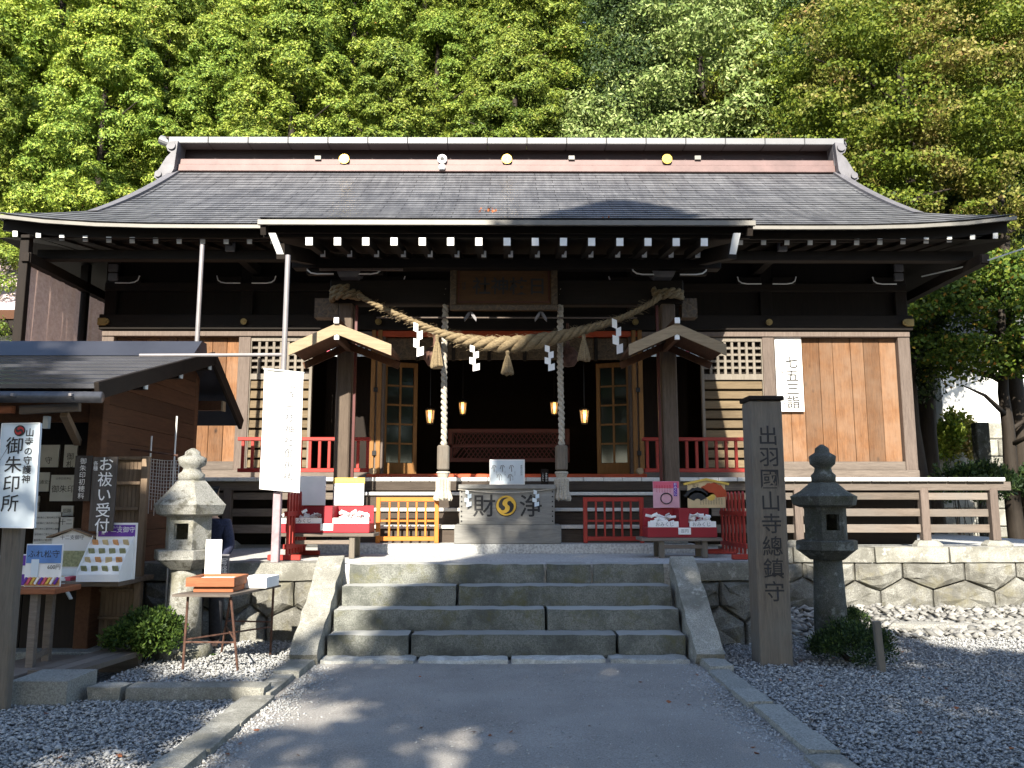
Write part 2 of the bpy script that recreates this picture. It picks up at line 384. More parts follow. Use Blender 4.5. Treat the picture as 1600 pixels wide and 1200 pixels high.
def piece(name, mat, parent, ctr, size, c=.004, rot=(0, 0, 0)):
    """one box-shaped piece; alike pieces share their mesh"""
    key = (mat, tuple(round(x, 4) for x in size), c)
    if key not in PIECES:
        v, f = cbox_data(size[0]/2, size[1]/2, size[2]/2, c); me = bpy.data.meshes.new(name); me.from_pydata(v, [], f)
        bm = bmesh.new(); bm.from_mesh(me); bmesh.ops.recalc_face_normals(bm, faces=bm.faces); bm.to_mesh(me); bm.free()
        me.materials.append(MATS[mat]); PIECES[key] = me
    o = bpy.data.objects.new(name, PIECES[key]); COL.objects.link(o); o.parent = parent
    o.location = Vector(ctr)-origin(parent); o.rotation_euler = rot
    return o
def text(name, s, mat, parent, O, U, V, size, dep=.003, vertical=True, bold=.0, gap=1.02, sx=1.0):
    """lettering centred on O in the plane (U right, V up), raised by dep"""
    c = bpy.data.curves.new(name, 'FONT'); c.body = '\n'.join(s) if vertical else s
    c.size = 1; c.resolution_u = 2; c.align_x = 'CENTER'; c.space_line = gap; c.offset = bold
    o = bpy.data.objects.new(name, c); COL.objects.link(o)
    me = bpy.data.meshes.new_from_object(o.evaluated_get(bpy.context.evaluated_depsgraph_get()))
    bpy.data.objects.remove(o); bpy.data.curves.remove(c)
    k = len(me.vertices); co = np.zeros(k*3); me.vertices.foreach_get('co', co); co = co.reshape(-1, 3)
    mid = (co.min(0)+co.max(0))/2; co = (co-mid)*size; U, V = Vector(U).normalized(), Vector(V).normalized(); N = U.cross(V)
    base = Vector(O)-origin(parent)+N*dep
    A = np.array([U*sx, V, N]); out = co @ A+np.array(base)
    me.vertices.foreach_set('co', out.ravel()); me.materials.clear(); me.materials.append(MATS[mat]); me.update()
    me.name = name
    r = bpy.data.objects.new(name, me); COL.objects.link(r); r.parent = parent
    return r
def tomoe(mb, O, U, V, rad, k=3, start=0.0, flip=1, dep=.004, mi=0):
    U, V = Vector(U).normalized(), Vector(V).normalized(); N = U.cross(V)
    for i in range(k):
        a0 = start+2*math.pi*i/k; L, Rr = [], []
        for j in range(15):
            t = j/14; a = a0+flip*t*2.5; r = rad*(.44+.46*t**.8); wd = rad*.33*(1-t)**.8*min(1, .35+t*6)
            L.append(((r+wd)*math.cos(a), (r+wd)*math.sin(a))); Rr.append(((r-wd)*math.cos(a), (r-wd)*math.sin(a)))
        pts = [Vector(O)+U*x+V*y+N*dep for x, y in L+Rr]
        mb.add(pts, [(j, j+1, 16+j, 15+j) for j in range(14)], mi)
        hd = [(rad*.46*math.cos(a0)+rad*.27*math.cos(b2), rad*.46*math.sin(a0)+rad*.27*math.sin(b2)) for b2 in np.linspace(0, 2*math.pi, 15)[:-1]]
        mb.add([Vector(O)+U*x+V*y+N*(dep+.0006) for x, y in hd], [list(range(14))], mi)
def disc(mb, O, U, V, rad, dep, n=24, mi=0):
    U, V = Vector(U).normalized(), Vector(V).normalized(); N = U.cross(V)
    mb.prism([(rad*math.cos(2*math.pi*i/n), rad*math.sin(2*math.pi*i/n)) for i in range(n)], O, U, V, N, dep, mi)
def leaf_object(name, ctr, nrm, ln, wd, mat, parent=None, jitter=.6, rng=RNG, mesh_only=False, face=False):
    """one rhombus per leaf: ctr (n, 3), nrm (n, 3) the way a leaf points"""
    k = len(ctr); d = nrm+rng.normal(0, jitter, (k, 3)); d /= np.linalg.norm(d, axis=1)[:, None]+1e-9
    s = np.cross(d, rng.normal(0, 1, (k, 3))); s /= np.linalg.norm(s, axis=1)[:, None]+1e-9
    if face: d, s = s, np.cross(d, s)                 # nrm is then the way a leaf's face looks
    up = np.cross(s, d); ln = np.asarray(ln)*rng.uniform(.65, 1.3, k); wd = np.asarray(wd)*rng.uniform(.7, 1.25, k)
    v = np.stack([ctr-d*ln[:, None]*.5, ctr+s*wd[:, None]*.5+up*wd[:, None]*.12, ctr+d*ln[:, None]*.5, ctr-s*wd[:, None]*.5+up*wd[:, None]*.12], 1).reshape(-1, 3)
    me = bpy.data.meshes.new(name); me.vertices.add(4*k); me.loops.add(4*k); me.polygons.add(k)
    me.vertices.foreach_set('co', v.astype(np.float32).ravel()); me.loops.foreach_set('vertex_index', np.arange(4*k, dtype=np.int32))
    me.polygons.foreach_set('loop_start', np.arange(0, 4*k, 4, dtype=np.int32)); me.polygons.foreach_set('loop_total', np.full(k, 4, np.int32))
    me.update(calc_edges=True); me.materials.append(MATS[mat])
    if mesh_only: return me
    o = bpy.data.objects.new(name, me); COL.objects.link(o); o.parent = parent
    return o
def rough_block(name, mat, parent, x0, x1, y0, y1, z0, z1, cell=.13, amp=.012, c=.03, seed=0):
    c *= .45; amp *= .75
    """a dressed stone: a gridded box with worn, uneven faces"""
    rg = random.Random(seed); nx = max(2, int((x1-x0)/cell)); ny = max(2, int((y1-y0)/cell)); nz = max(2, int((z1-z0)/cell))
    bm = bmesh.new(); vd = {}
    def vert(i, j, k):
        if (i, j, k) not in vd:
            x = x0+(x1-x0)*i/nx; y = y0+(y1-y0)*j/ny; z = z0+(z1-z0)*k/nz
            e = [(i in (0, nx)), (j in (0, ny)), (k in (0, nz))]
            if sum(e) >= 2:
                if e[0]: x += c*.5*(1 if i == 0 else -1)
                if e[1]: y += c*.5*(1 if j == 0 else -1)
                if e[2]: z += c*.5*(1 if k == 0 else -1)
            vd[(i, j, k)] = bm.verts.new((x+rg.uniform(-amp, amp)*.6, y+rg.uniform(-amp, amp), z+rg.uniform(-amp, amp)*.7))
        return vd[(i, j, k)]
    for i in range(nx):
        for j in range(ny):
            for k in (0, nz): bm.faces.new([vert(i, j, k), vert(i+1, j, k), vert(i+1, j+1, k), vert(i, j+1, k)])
    for i in range(nx):
        for k in range(nz):
            for j in (0, ny): bm.faces.new([vert(i, j, k), vert(i+1, j, k), vert(i+1, j, k+1), vert(i, j, k+1)])
    for j in range(ny):
        for k in range(nz):
            for i in (0, nx): bm.faces.new([vert(i, j, k), vert(i, j+1, k), vert(i, j+1, k+1), vert(i, j, k+1)])
    bmesh.ops.recalc_face_normals(bm, faces=bm.faces)
    me = bpy.data.meshes.new(name); bmesh.ops.translate(bm, verts=bm.verts, vec=-origin(parent)); bm.to_mesh(me); bm.free()
    me.polygons.foreach_set('use_smooth', [True]*len(me.polygons)); me.set_sharp_from_angle(angle=R(38)); me.materials.append(MATS[mat])
    o = bpy.data.objects.new(name, me); COL.objects.link(o); o.parent = parent
    return o
# ------------------------------------------------------------------ more materials used by the hall
m, n, b = new_mat('brocade')
v = node(n, 'ShaderNodeTexVoronoi', feature='DISTANCE_TO_EDGE'); v.inputs['Scale'].default_value = 9
n.links.new(coord(n), v.inputs['Vector'])
c = ramp(n, v.outputs['Distance'], [(.02, (.11, .07, .032)), (.1, (.03, .018, .01)), (.3, (.06, .038, .018))])
n.links.new(mixc(n, .5, c, ramp(n, noise(n, 22, 5, .7, coord(n)), [(.35, (.016, .010, .007)), (.65, (.13, .085, .042))])), b.inputs['Base Color'])
bump(n, b, v.outputs['Distance'], .6, .02)

TOP = .905                                            # height of the terrace
PX = lambda u, y, v=700: W(u, v, y).x
PZ = lambda v, y, u=800: W(u, v, y).z

# ------------------------------------------------------------------ ground
mb = MB(); mb.add([(-300, -300, -.03), (300, -300, -.03), (300, 300, -.03), (-300, 300, -.03)], [(0, 1, 2, 3)])
tag(mb.build('ground', 'earth'), kind='structure')
mb = MB(); nx, ny = 60, 34
for j in range(ny+1):
    for i in range(nx+1):
        x = -90+180*i/nx; y = 21.5+2.4*j
        mb.v.append((x, y, max(0, (y-22))*.58-.05+math.sin(x*.4+y*.3)*.35*min(1, j/3)+max(0, abs(x)-16)*.04*min(1, j/4)))
for j in range(ny):
    for i in range(nx): mb.f.append((j*(nx+1)+i, j*(nx+1)+i+1, (j+1)*(nx+1)+i+1, (j+1)*(nx+1)+i)); mb.mi.append(0)
def hill(x, y): return max(0, (y-22))*.58-.05
tag(mb.build('hillside', 'forest_floor', smooth=True), kind='structure')

mb = MB(); mb.add([(-14, -5, -.024), (14, -5, -.024), (14, 12.9, -.024), (-14, 12.9, -.024)], [(0, 1, 2, 3)]); tag(mb.build('gravel_yard', 'gravel_bed'), kind='structure')
# path with its kerb stones
mb = MB(); pxs = np.linspace(-1.95, 1.95, 14); pys = np.linspace(-6, 8.86, 40)
mb.v = [(x, y, .012+.010*math.sin(x*2.1+y*1.3)*math.sin(y*.9)-.012*(abs(x)/1.95)**2) for y in pys for x in pxs]
mb.f = [(j*14+i, j*14+i+1, (j+1)*14+i+1, (j+1)*14+i) for j in range(39) for i in range(13)]; mb.mi = [0]*len(mb.f)
path = tag(mb.build('path', 'path_dirt', smooth=True), kind='structure')
rg = random.Random(5)
for sgn in (-1, 1):
    y = 8.72; k = 0
    while y > 2.5:
        L = rg.uniform(.42, .95); x = sgn*(2.02+rg.uniform(-.03, .03)); wd = rg.uniform(.10, .135)
        rough_block('kerb_stone', 'granite_pale' if sgn < 0 else 'concrete_block', path, x-wd, x+wd, y-L+.012, y-.012, -.10, .055+rg.uniform(-.015, .02), .16, .012, .035, seed=k+(100 if sgn > 0 else 0))
        y -= L; k += 1

# ------------------------------------------------------------------ terrace and its walls
def solid(name, poly, z0, z1, mat):
    mb = MB(); mb.prism(poly, (0, 0, z0), (1, 0, 0), (0, 1, 0), (0, 0, 1), z1-z0); return tag(mb.build(name, mat), kind='structure')
solid('terrace', [(-10, 10.02), (-1.9, 10.02), (-1.9, 9.8), (1.9, 9.8), (1.9, 10.02), (3.2, 10.02), (3.2, 12.82), (10, 12.82), (10, 23), (-10, 23)], -.05, TOP, 'concrete')
solid('plinth', [(-2.62, 11.75), (2.62, 11.75), (2.62, 12.95), (-2.62, 12.95)], TOP+.002, 1.035, 'concrete')

def stone_piece(parent, poly, y, dep, seed, mat='wall_stone', axis='x'):
    """one walling stone: polygon (along the wall, height), its worn face bulging towards the camera"""
    rg = random.Random(seed); cx = sum(p[0] for p in poly)/len(poly); cz = sum(p[1] for p in poly)/len(poly)
    fine = []
    for i, p in enumerate(poly):
        q = poly[(i+1) % len(poly)]
        fine += [p, ((p[0]+q[0])/2+rg.uniform(-.012, .012), (p[1]+q[1])/2+rg.uniform(-.012, .012))]
    k = len(fine); mb = MB()
    def ring(sc, off, g=0.0):
        out = []
        for (x, z) in fine:
            dx, dz = x-cx, z-cz; L = math.hypot(dx, dz)+1e-6; s2 = sc*(L-.011)/L
            out.append((cx+dx*s2+rg.uniform(-g, g), y+off+rg.uniform(-g, g), cz+dz*s2+rg.uniform(-g, g)))
        return out
    v = ring(1, dep)+ring(1, .0)+ring(.90, -.042, .012)+ring(.6, -.07, .028)+[(cx, y-.075+rg.uniform(-.03, .03), cz)]
    f = [(r*k+i, r*k+(i+1) % k, (r+1)*k+(i+1) % k, (r+1)*k+i) for r in range(3) for i in range(k)]+[(3*k+i, 3*k+(i+1) % k, 4*k) for i in range(k)]
    if axis == 'y': v = [(p[1], p[0], p[2]) for p in v]
    mb.add(v, f)
    o = mb.build('stone', mat, parent)
    return o
def stone_wall(label, x0, x1, y, z0, z1, cap, seed, wd=.62, mat='wall_stone'):
    rg = random.Random(seed)
    t = thing('stone_wall', label, 'stone wall', ((x0+x1)/2, y, z0))
    x = x0; k = 0
    while x < x1-.05:                                  # coping course
        L = min(rg.uniform(.9, 1.5), x1-x); L = x1-x if x1-x-L < .4 else L
        rough_block('coping_stone', 'granite_pale', t, x+.006, x+L-.006, y-.05, y+.35, z1-cap, z1+.012, .16, .010, .03, seed=seed*50+k); x += L; k += 1
    mid = (z0+z1-cap)/2; n_ = max(2, round((x1-x0)/wd)); xs = [x0+(x1-x0)*i/n_ for i in range(n_+1)]
    xs = [xs[0]]+[q+rg.uniform(-.08, .08) for q in xs[1:-1]]+[xs[-1]]
    mz = [mid-.09+rg.uniform(-.04, .04) for _ in xs]; xc = [(xs[i]+xs[i+1])/2+rg.uniform(-.05, .05) for i in range(n_)]; cz = [mid+.09+rg.uniform(-.05, .05) for _ in xc]
    for i in range(n_):
        stone_piece(t, [(xs[i], z0-.06), (xs[i+1], z0-.06), (xs[i+1], mz[i+1]), (xc[i], cz[i]), (xs[i], mz[i])], y, .14, seed*100+i, mat)
    edges = [xs[0]]+xc+[xs[-1]]; ez = [mz[0]]+cz+[mz[-1]]
    for i in range(len(edges)-1):
        lo = [(edges[i], ez[i])]+([(xs[i], mz[i])] if 0 < i < n_ else [])+[(edges[i+1], ez[i+1])]
        stone_piece(t, lo+[(edges[i+1], z1-cap-.004), (edges[i], z1-cap-.004)], y, .14, seed*100+50+i, mat)
    return t
stone_wall('rough stone terrace wall left of the stone steps, behind the folding table', -6.2, -2.13, 9.92, 0, TOP, .2, 1)
stone_wall('short shaded stone terrace wall between the stone steps and the wooden pillar', 2.13, 3.25, 9.92, 0, TOP, .2, 2, .5)
stone_wall('sunlit recessed stone wall under the right end of the veranda', 3.25, 9.6, 12.72, .03, TOP+.03, .22, 3, .78)

# ------------------------------------------------------------------ stone steps
steps = thing('stone_steps', 'four worn granite steps up to the shrine terrace with sloping side slabs', 'steps', (0, 9.2, 0))
yf = [8.86, 9.16, 9.46, 9.74]; zt = [.26, .478, .695, TOP+.008]
splits = [[-1.86, -1.0, 1.14, 1.86], [-1.86, .42, 1.86], [-1.84, -.55, 1.84], [-1.82, .44, .98, 1.82]]
for i in range(4):
    for j in range(len(splits[i])-1):
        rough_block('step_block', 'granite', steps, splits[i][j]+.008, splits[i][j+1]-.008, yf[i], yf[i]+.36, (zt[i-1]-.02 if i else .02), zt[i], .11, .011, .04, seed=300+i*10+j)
for j, (a, c_) in enumerate(((-1.88, -.92), (-.9, .02), (.04, 1.0), (1.03, 1.84))):
    rough_block('base_slab', 'slab_white', steps, a, c_, 8.62+random.uniform(-.03, .05), 8.93, -.08, .05+random.uniform(0, .02), .1, .016, .05, seed=400+j)
for sgn in (-1, 1):
    mb = MB(); a = 1.88*sgn; b2 = 2.16*sgn; N_ = 10
    for i in range(N_+1):
        t = i/N_; y = 8.56+1.24*t; z = .06+.89*t
        for x in (a, b2):
            mb.v += [(x+rg.uniform(-.012, .012), y-.02, z+.05+rg.uniform(-.008, .008)), (x+rg.uniform(-.012, .012), y+.16, z-.22)]
    for i in range(N_):
        o = i*4
        mb.f += [(o, o+4, o+6, o+2), (o+1, o+3, o+7, o+5), (o, o+1, o+5, o+4), (o+2, o+6, o+7, o+3)]
    mb.f += [(0, 2, 3, 1), (N_*4, N_*4+1, N_*4+3, N_*4+2)]; mb.mi = [0]*len(mb.f)
    mb.build('side_slab', 'granite_pale', steps)

# ------------------------------------------------------------------ the hall
hall = thing('shrine_hall', 'wooden shrine hall with grey sheet roof and projecting porch canopy', 'shrine', (0, 14.5, TOP))
VF = 1.995; EY, RY, EX = 12.6, 17.0, 8.05             # veranda floor, eave line, ridge line, eave half width
def zmain(d): return 5.95+.5*d+.0262*d*d
def sori(x, d=0): return .17*max(0, (abs(x)-4.6)/(EX-4.6))**3*max(0, 1-d/2.2)
def xmax(d): return EX-d if d < 1.0 else EX-1.0
ND = 24; DD = (RY-EY)/ND
mb = MB()                                              # roof deck: both slopes, hips and gables as one shell
prof = [0, .5, 1.0, 1.0001, 2.2, 3.3, 4.4]
for side in (1, -1):
    rows = []
    for d in prof:
        xm = EX-d if d <= 1.0 else EX-1.0; rows.append([(xm*s_, RY-side*(RY-EY-d), zmain(d)-.05+sori(xm*s_, d)) for s_ in np.linspace(-1, 1, 25)])
    for a, c_ in zip(rows[:-1], rows[1:]):
        o = len(mb.v); mb.v += a+c_; mb.f += [(o+i, o+i+1, o+26+i, o+25+i) for i in range(24)]
for s_ in (-1, 1):                                     # hip skirts at the ends, then the gable triangle
    o = len(mb.v); ys = np.linspace(-1, 1, 13)
    for d in (0, .5, 1.0): mb.v += [(s_*(EX-d), RY+(RY-EY-d)*q, zmain(d)-.05+sori(EX, d)*abs(q)**3) for q in ys]
    mb.f += [(o+r*13+i, o+r*13+i+1, o+r*13+14+i, o+r*13+13+i) for r in range(2) for i in range(12)]
    o = len(mb.v); mb.v += [(s_*(EX-1.25), RY-3.4, zmain(1)-.05), (s_*(EX-1.25), RY+3.4, zmain(1)-.05), (s_*(EX-1.25), RY, zmain(4.4)-.06)]; mb.f.append((o, o+1, o+2))
mb.mi = [0]*len(mb.f)
roof = mb.build('roof', 'roof_sheet', hall)
for i in range(ND):                                    # the stepped courses of the front slope
    d0, d1 = i*DD-(.015 if i else 0), (i+1)*DD+.01; mb = MB(); NS = 40
    for s_ in np.linspace(-1, 1, NS+1):
        x0_, x1_ = xmax(d0)*s_, xmax(d1)*s_; wv = rg.uniform(-.006, .006)
        mb.v += [(x0_, EY+d0+.04, zmain(d0)+sori(x0_, d0)-.002), (x0_, EY+d0, zmain(d0)+sori(x0_, d0)+.009+wv*.4), (x1_, EY+d1, zmain(d1)+sori(x1_, d1)-.004)]
    mb.f = [(k*3+q, k*3+3+q, k*3+4+q, k*3+1+q) for k in range(NS) for q in (0, 1)]; mb.mi = [0]*len(mb.f)
    mb.build('roof_course', 'roof_sheet', roof)
KY, KX = 10.5, 3.24
def zk(d): return 5.30+.255*d+.03*d*d
mb = MB()
for d in (0, 1.2, 2.3):
    mb.v += [(KX*s_, KY+d, zk(d)-.05) for s_ in np.linspace(-1, 1, 9)]
mb.f = [(r*9+i, r*9+i+1, r*9+10+i, r*9+9+i) for r in range(2) for i in range(8)]; mb.mi = [0]*len(mb.f)
kroof = mb.build('porch_roof', 'roof_sheet', hall)
NK = 13
for i in range(NK):
    DK = 2.42/NK; d0, d1 = i*DK, (i+1)*DK+.012; mb = MB(); NS = 24
    for s_ in np.linspace(-1, 1, NS+1):
        wv = rg.uniform(-.008, .008)
        ext = lambda d: KX+.55*max(0, d-1.2)**1.5      # the canopy widens where it runs into the main slope
        mb.v += [(ext(d0)*s_, KY+d0+.04, zk(d0)-.006), (ext(d0)*s_, KY+d0, zk(d0)+.008+wv*.4), (ext(d1)*s_, KY+d1, zk(d1)-.004)]
    mb.f = [(k*3+q, k*3+3+q, k*3+4+q, k*3+1+q) for k in range(NS) for q in (0, 1)]; mb.mi = [0]*len(mb.f)
    mb.build('roof_course', 'roof_sheet', kroof)
def strip(name, mat, x0, x1, yo, zlo, zhi, th, parent, base):
    """a board along the eave that follows its upward sweep"""
    mb = MB(); N_ = 20
    for i in range(N_+1):
        x = x0+(x1-x0)*i/N_; z = base(x); mb.v += [(x, yo, z+zlo), (x, yo, z+zhi), (x, yo+th, z+zhi), (x, yo+th, z+zlo)]
    for i in range(N_):
        o = i*4; mb.f += [(o+q, o+4+q, o+4+(q+1) % 4, o+(q+1) % 4) for q in range(4)]
    mb.f += [(0, 1, 2, 3), (N_*4, N_*4+3, N_*4+2, N_*4+1)]; mb.mi = [0]*len(mb.f)
    return mb.build(name, mat, parent)
ez = lambda x: zmain(0)+sori(x)
strip('eave_edge', 'roof_edge', -EX, EX, EY-.02, -.085, -.03, .05, roof, ez)
strip('eave_board', 'wood_dark', -EX+.03, EX-.03, EY+.20, -.22, .04, .06, roof, ez)
strip('eave_edge', 'roof_edge', -KX-.02, KX+.02, KY-.02, -.095, -.03, .05, kroof, lambda x: zk(0))
strip('eave_board', 'wood_dark', -KX, KX, KY+.20, -.20, .0, .06, kroof, lambda x: zk(0))
for s_ in (-1, 1):                                     # porch barge boards with white painted feet
    mb = MB(); mb.bar((s_*(KX-.04), KY+.02, zk(0)-.12), (s_*(KX-.04), KY+2.2, zk(2.2)-.12), .07, .2); bd = mb.build('barge_board', 'wood_dark', kroof)
    a = W(425 if s_ < 0 else 1152, 364, 10.54); c_ = W(438 if s_ < 0 else 1145, 397, 10.66)
    mb = MB(); mb.add([a+Vector((q_, w_, 0)) for w_ in (0, .05) for q_ in (-.045, .045)]+[c_+Vector((q_, w_, 0)) for w_ in (0, .05) for q_ in (-.045, .045)], [(0, 1, 5, 4), (2, 6, 7, 3), (0, 4, 6, 2), (1, 3, 7, 5), (0, 2, 3, 1), (4, 5, 7, 6)]); mb.build('bracket_tail', 'white_paint', kroof)
    mb = MB(); mb.bar(c_+Vector((0, 0, .04)), (s_*(KX-.6), 12.6, 5.3), .12, .2); mb.build('hip_rafter', 'wood_dark', kroof)
# soffits
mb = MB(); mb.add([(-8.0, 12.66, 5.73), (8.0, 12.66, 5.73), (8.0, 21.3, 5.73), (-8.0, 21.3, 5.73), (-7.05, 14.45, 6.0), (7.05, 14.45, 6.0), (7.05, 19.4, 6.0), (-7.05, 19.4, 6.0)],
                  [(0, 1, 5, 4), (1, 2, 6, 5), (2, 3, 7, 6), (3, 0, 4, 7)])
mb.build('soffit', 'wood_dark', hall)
mb = MB(); mb.add([(-KX+.05, KY+.1, zk(0)-.17), (KX-.05, KY+.1, zk(0)-.17), (KX-.05, 12.75, 5.5), (-KX+.05, 12.75, 5.5)], [(0, 1, 2, 3)]); mb.build('porch_soffit', 'wood_dark', hall)
# rafters, each with its white painted end
def rafter(x, y0, y1, z0, z1, s=.095, parent=hall, h=.1, tall=None):
    L = math.hypot(y1-y0, z1-z0); a = math.atan2(z1-z0, y1-y0)
    r = piece('rafter', 'wood_dark', parent, (x, (y0+y1)/2, (z0+z1)/2), (s, round(L, 2), h), 0, (a, 0, 0))
    piece('rafter_end', 'white_paint', r, (0, 0, 0), (s-.008, .02, h-.006), .002).location = (0, -round(L, 2)/2-.006, 0)
    return r
for i in range(-21, 22):
    x = .372*i+.0
    if abs(x) > 3.5: rafter(x, 12.80, 14.4, PZ(378, 12.82)+sori(x)*.8, 6.02, .085, h=.1)
for i in range(-7, 8):
    rafter(.372*i-.0, 10.60, 11.6, PZ(378, 10.60), PZ(378, 10.60)+.13, .10, h=.11)
    rafter(.375*i+.05, 11.28, 12.7, PZ(397, 11.28), PZ(397, 11.28)+.32, .075, h=.095)
# ridge
mb = MB(); mb.box(-7.0, 7.0, RY-.27, RY+.27, 8.52, 8.67, .01); mb.build('ridge_base', 'copper_pink', roof)
mb = MB(); mb.box(-7.0, 7.0, RY-.235, RY+.235, 8.672, 8.80, .01); mb.build('ridge_course', 'copper_pink', roof)
mb = MB(); mb.box(-6.95, 6.95, RY+.02, RY+.16, 8.80, 9.13); mb.build('ridge_panel', 'ridge_dark', roof)
for i in range(17):
    x = -7.15+i*14.3/17; piece('ridge_cap', 'ridge_metal', roof, (x+14.3/34, RY-.0, 9.19), (14.3/17-.008, .62, .145), .012)
piece('ridge_line', 'ridge_dark', roof, (0, RY, 9.295), (14.5, .4, .03), .005)
for u_ in (538, 792, 1042):
    o3 = W(u_, 249, RY-.27); mb = MB(); disc(mb, o3, (1, 0, 0), (0, 0, 1), .105, .03); tomoe(mb, o3, (1, 0, 0), (0, 0, 1), .1, 3, dep=.034, mi=1); mb.build('ridge_crest', ['gold', 'brass_dim'], roof)
mb = MB(); o3 = W(691, 249, RY-.27); disc(mb, o3, (1, 0, 0), (0, 0, 1), .10, .03, 18); disc(mb, o3, (1, 0, 0), (0, 0, 1), .045, .035, 12, 1); mb.lathe(o3.x, o3.y-.03, [(.06, o3.z-.24), (.075, o3.z-.2), (.06, o3.z-.14)], 10, mi=0)
mb.build('ridge_lamp', ['white_paint', 'ink'], roof)
for u_ in (497, 893, 1090):
    o3 = W(u_, 247, RY-.25); piece('ridge_bracket', 'roof_edge', roof, o3, (.13, .06, .09), .004)
for s_ in (-1, 1):                                     # scrolled ridge-end ornaments and the upturned ridge tips
    x = s_*7.02; mb = MB()
    pr = [(.0, 9.12), (.16, 9.10), (.24, 9.0), (.20, 8.90), (.13, 8.86), (.22, 8.76), (.30, 8.62), (.36, 8.50), (.42, 8.42), (.46, 8.32), (.36, 8.26), (.16, 8.30), (.05, 8.5)]
    for k_, (ya, yb) in enumerate(((-.42, -.27), (.27, .42))):
        mb.prism([(s_*p, q) for p, q in pr], (x-s_*.12, RY+ya, 0), (1, 0, 0), (0, 0, 1), (0, 1, 0), yb-ya)
    mb.prism([(s_*p*.8, q) for p, q in pr], (x-s_*.12, RY-.27, 0), (1, 0, 0), (0, 0, 1), (0, 1, 0), .54)
    for (dx, z, r) in ((.0, 9.0, .085), (.24, 8.38, .07)):
        mb.tube([(x+s_*(dx), RY-.46, z), (x+s_*(dx), RY+.46, z)], r, 12)
    mb.build('ridge_ornament', 'ornament_grey', roof)
    mb = MB(); mb.tube([(x-s_*.05, RY, 9.22), (x+s_*.2, RY, 9.24), (x+s_*(.42 if s_ < 0 else .25), RY, 9.33 if s_ < 0 else 9.27)], [.11, .10, .10], 12); mb.build('ridge_tip', 'ridge_metal' if s_ < 0 else 'ornament_grey', roof)
    mb = MB()                                          # barge edge down the gable
    for d in np.linspace(.9, 4.3, 8): mb.v += [(s_*7.08, EY+d, zmain(d)+.05), (s_*6.9, EY+d, zmain(d)+.06), (s_*6.9, EY+d, zmain(d)-.1), (s_*7.08, EY+d, zmain(d)-.1)]
    mb.f = [(k*4+q, k*4+4+q, k*4+4+(q+1) % 4, k*4+(q+1) % 4) for k in range(7) for q in range(4)]; mb.mi = [0]*len(mb.f)
    mb.build('gable_edge', 'ornament_grey', roof)
for (u_, v_) in ((760, 330), (768, 329), (948, 323)):      # drifts of fallen leaves on the porch roof
    p = W(u_, v_, 12.1 if v_ > 325 else 12.5); p.z = max(zk(p.y-KY)+.04, zmain(max(0, p.y-EY))+.04)
    ct = np.array(p)+RNG.normal(0, .05, (12, 3))*np.array([1.3, 1, .15]); o = leaf_object('leaf_drift', ct, np.tile([0, 0, 1.], (12, 1)), .045, .035, 'fallen')
    tag(o, 'small drift of fallen red leaves on the porch roof '+{760: 'left of its middle', 768: 'right at its middle', 948: 'in the dark tree shadow'}[u_], 'leaves', kind='stuff')

# walls, posts and beams
WY = 14.5
for x in (-7.0, -4.6, -2.25, 2.25, 4.6, 7.0):
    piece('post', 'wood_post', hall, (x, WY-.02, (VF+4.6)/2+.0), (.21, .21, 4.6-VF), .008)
    piece('post_head', 'wood_dark_z', hall, (x, WY-.02, 5.27), (.21, .21, 1.33), .008)  # upper post in darker wood, standing in for the eave shadow
    mb = MB(); disc(mb, (x, WY-.22, 4.74), (1, 0, 0), (0, 0, 1), .055, .03, 16); disc(mb, (x, WY-.235, 4.74), (1, 0, 0), (0, 0, 1), .025, .03, 10)
    mb.build('nail_cover', 'brass_dim', hall)
for x in (-7.08, 7.08):
    piece('beam_end_plate', 'brass_dim', hall, (x, WY-.16, 4.74), (.14, .16, .13), .006)
mb = MB(); mb.box(-7.15, 7.15, WY-.19, WY-.06, 4.61, 4.88, .01); mb.build('lintel_beam', 'wood_dark', hall)
for s_ in (-1, 1):
    a, c_ = (2.36, 7.1) if s_ > 0 else (-7.1, -2.36)
    mb = MB(); mb.box(a, c_, WY-.15, WY-.02, 4.50, 4.585, .006); mb.build('head_rail', 'wood_post', hall)
    mb = MB(); mb.box(a-.0, c_+.0, WY-.17, WY+.05, VF+.003, 2.16, .008); mb.build('sill_beam', 'wood_beam', hall)
    a, c_ = (4.705, 6.895) if s_ > 0 else (-6.895, -4.705)
    mb = MB(); mb.box(a, c_, WY-.11, WY+.03, 2.162, 2.31, .006); mb.build('skirt_beam', 'wood_beam', hall)
    nP = 8; wsx = [rg.uniform(.8, 1.2) for _ in range(nP)]; tot = sum(wsx); x = a
    for k in range(nP):
        wd = (c_-a)*wsx[k]/tot; piece('wall_plank', 'plank', hall, (x+wd/2, WY+rg.uniform(-.004, .004), 3.405), (round(wd-.006, 3), .03, 2.19), .006); x += wd
    mb = MB(); mb.box(a, c_, WY+.02, WY+.06, 2.2, 4.6); mb.build('wall_backing', 'wood_dark_z', hall)
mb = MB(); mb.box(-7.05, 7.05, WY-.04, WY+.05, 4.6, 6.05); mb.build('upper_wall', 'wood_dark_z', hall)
mb = MB(); mb.box(-7.1, 7.1, WY-.16, WY-.05, 5.32, 5.46, .006); mb.build('tie_beam', 'wood_dark', hall)
for s_ in (-1, 1):
    mb = MB(); mb.box(s_*7.03-.06, s_*7.03+.06, WY+.1, 19.5, TOP, 6.0); mb.build('side_wall', 'wood_dark_z', hall)
mb = MB(); mb.box(-7.0, 7.0, 19.45, 19.55, TOP, 6.0); mb.build('rear_wall', 'wood_dark_z', hall)
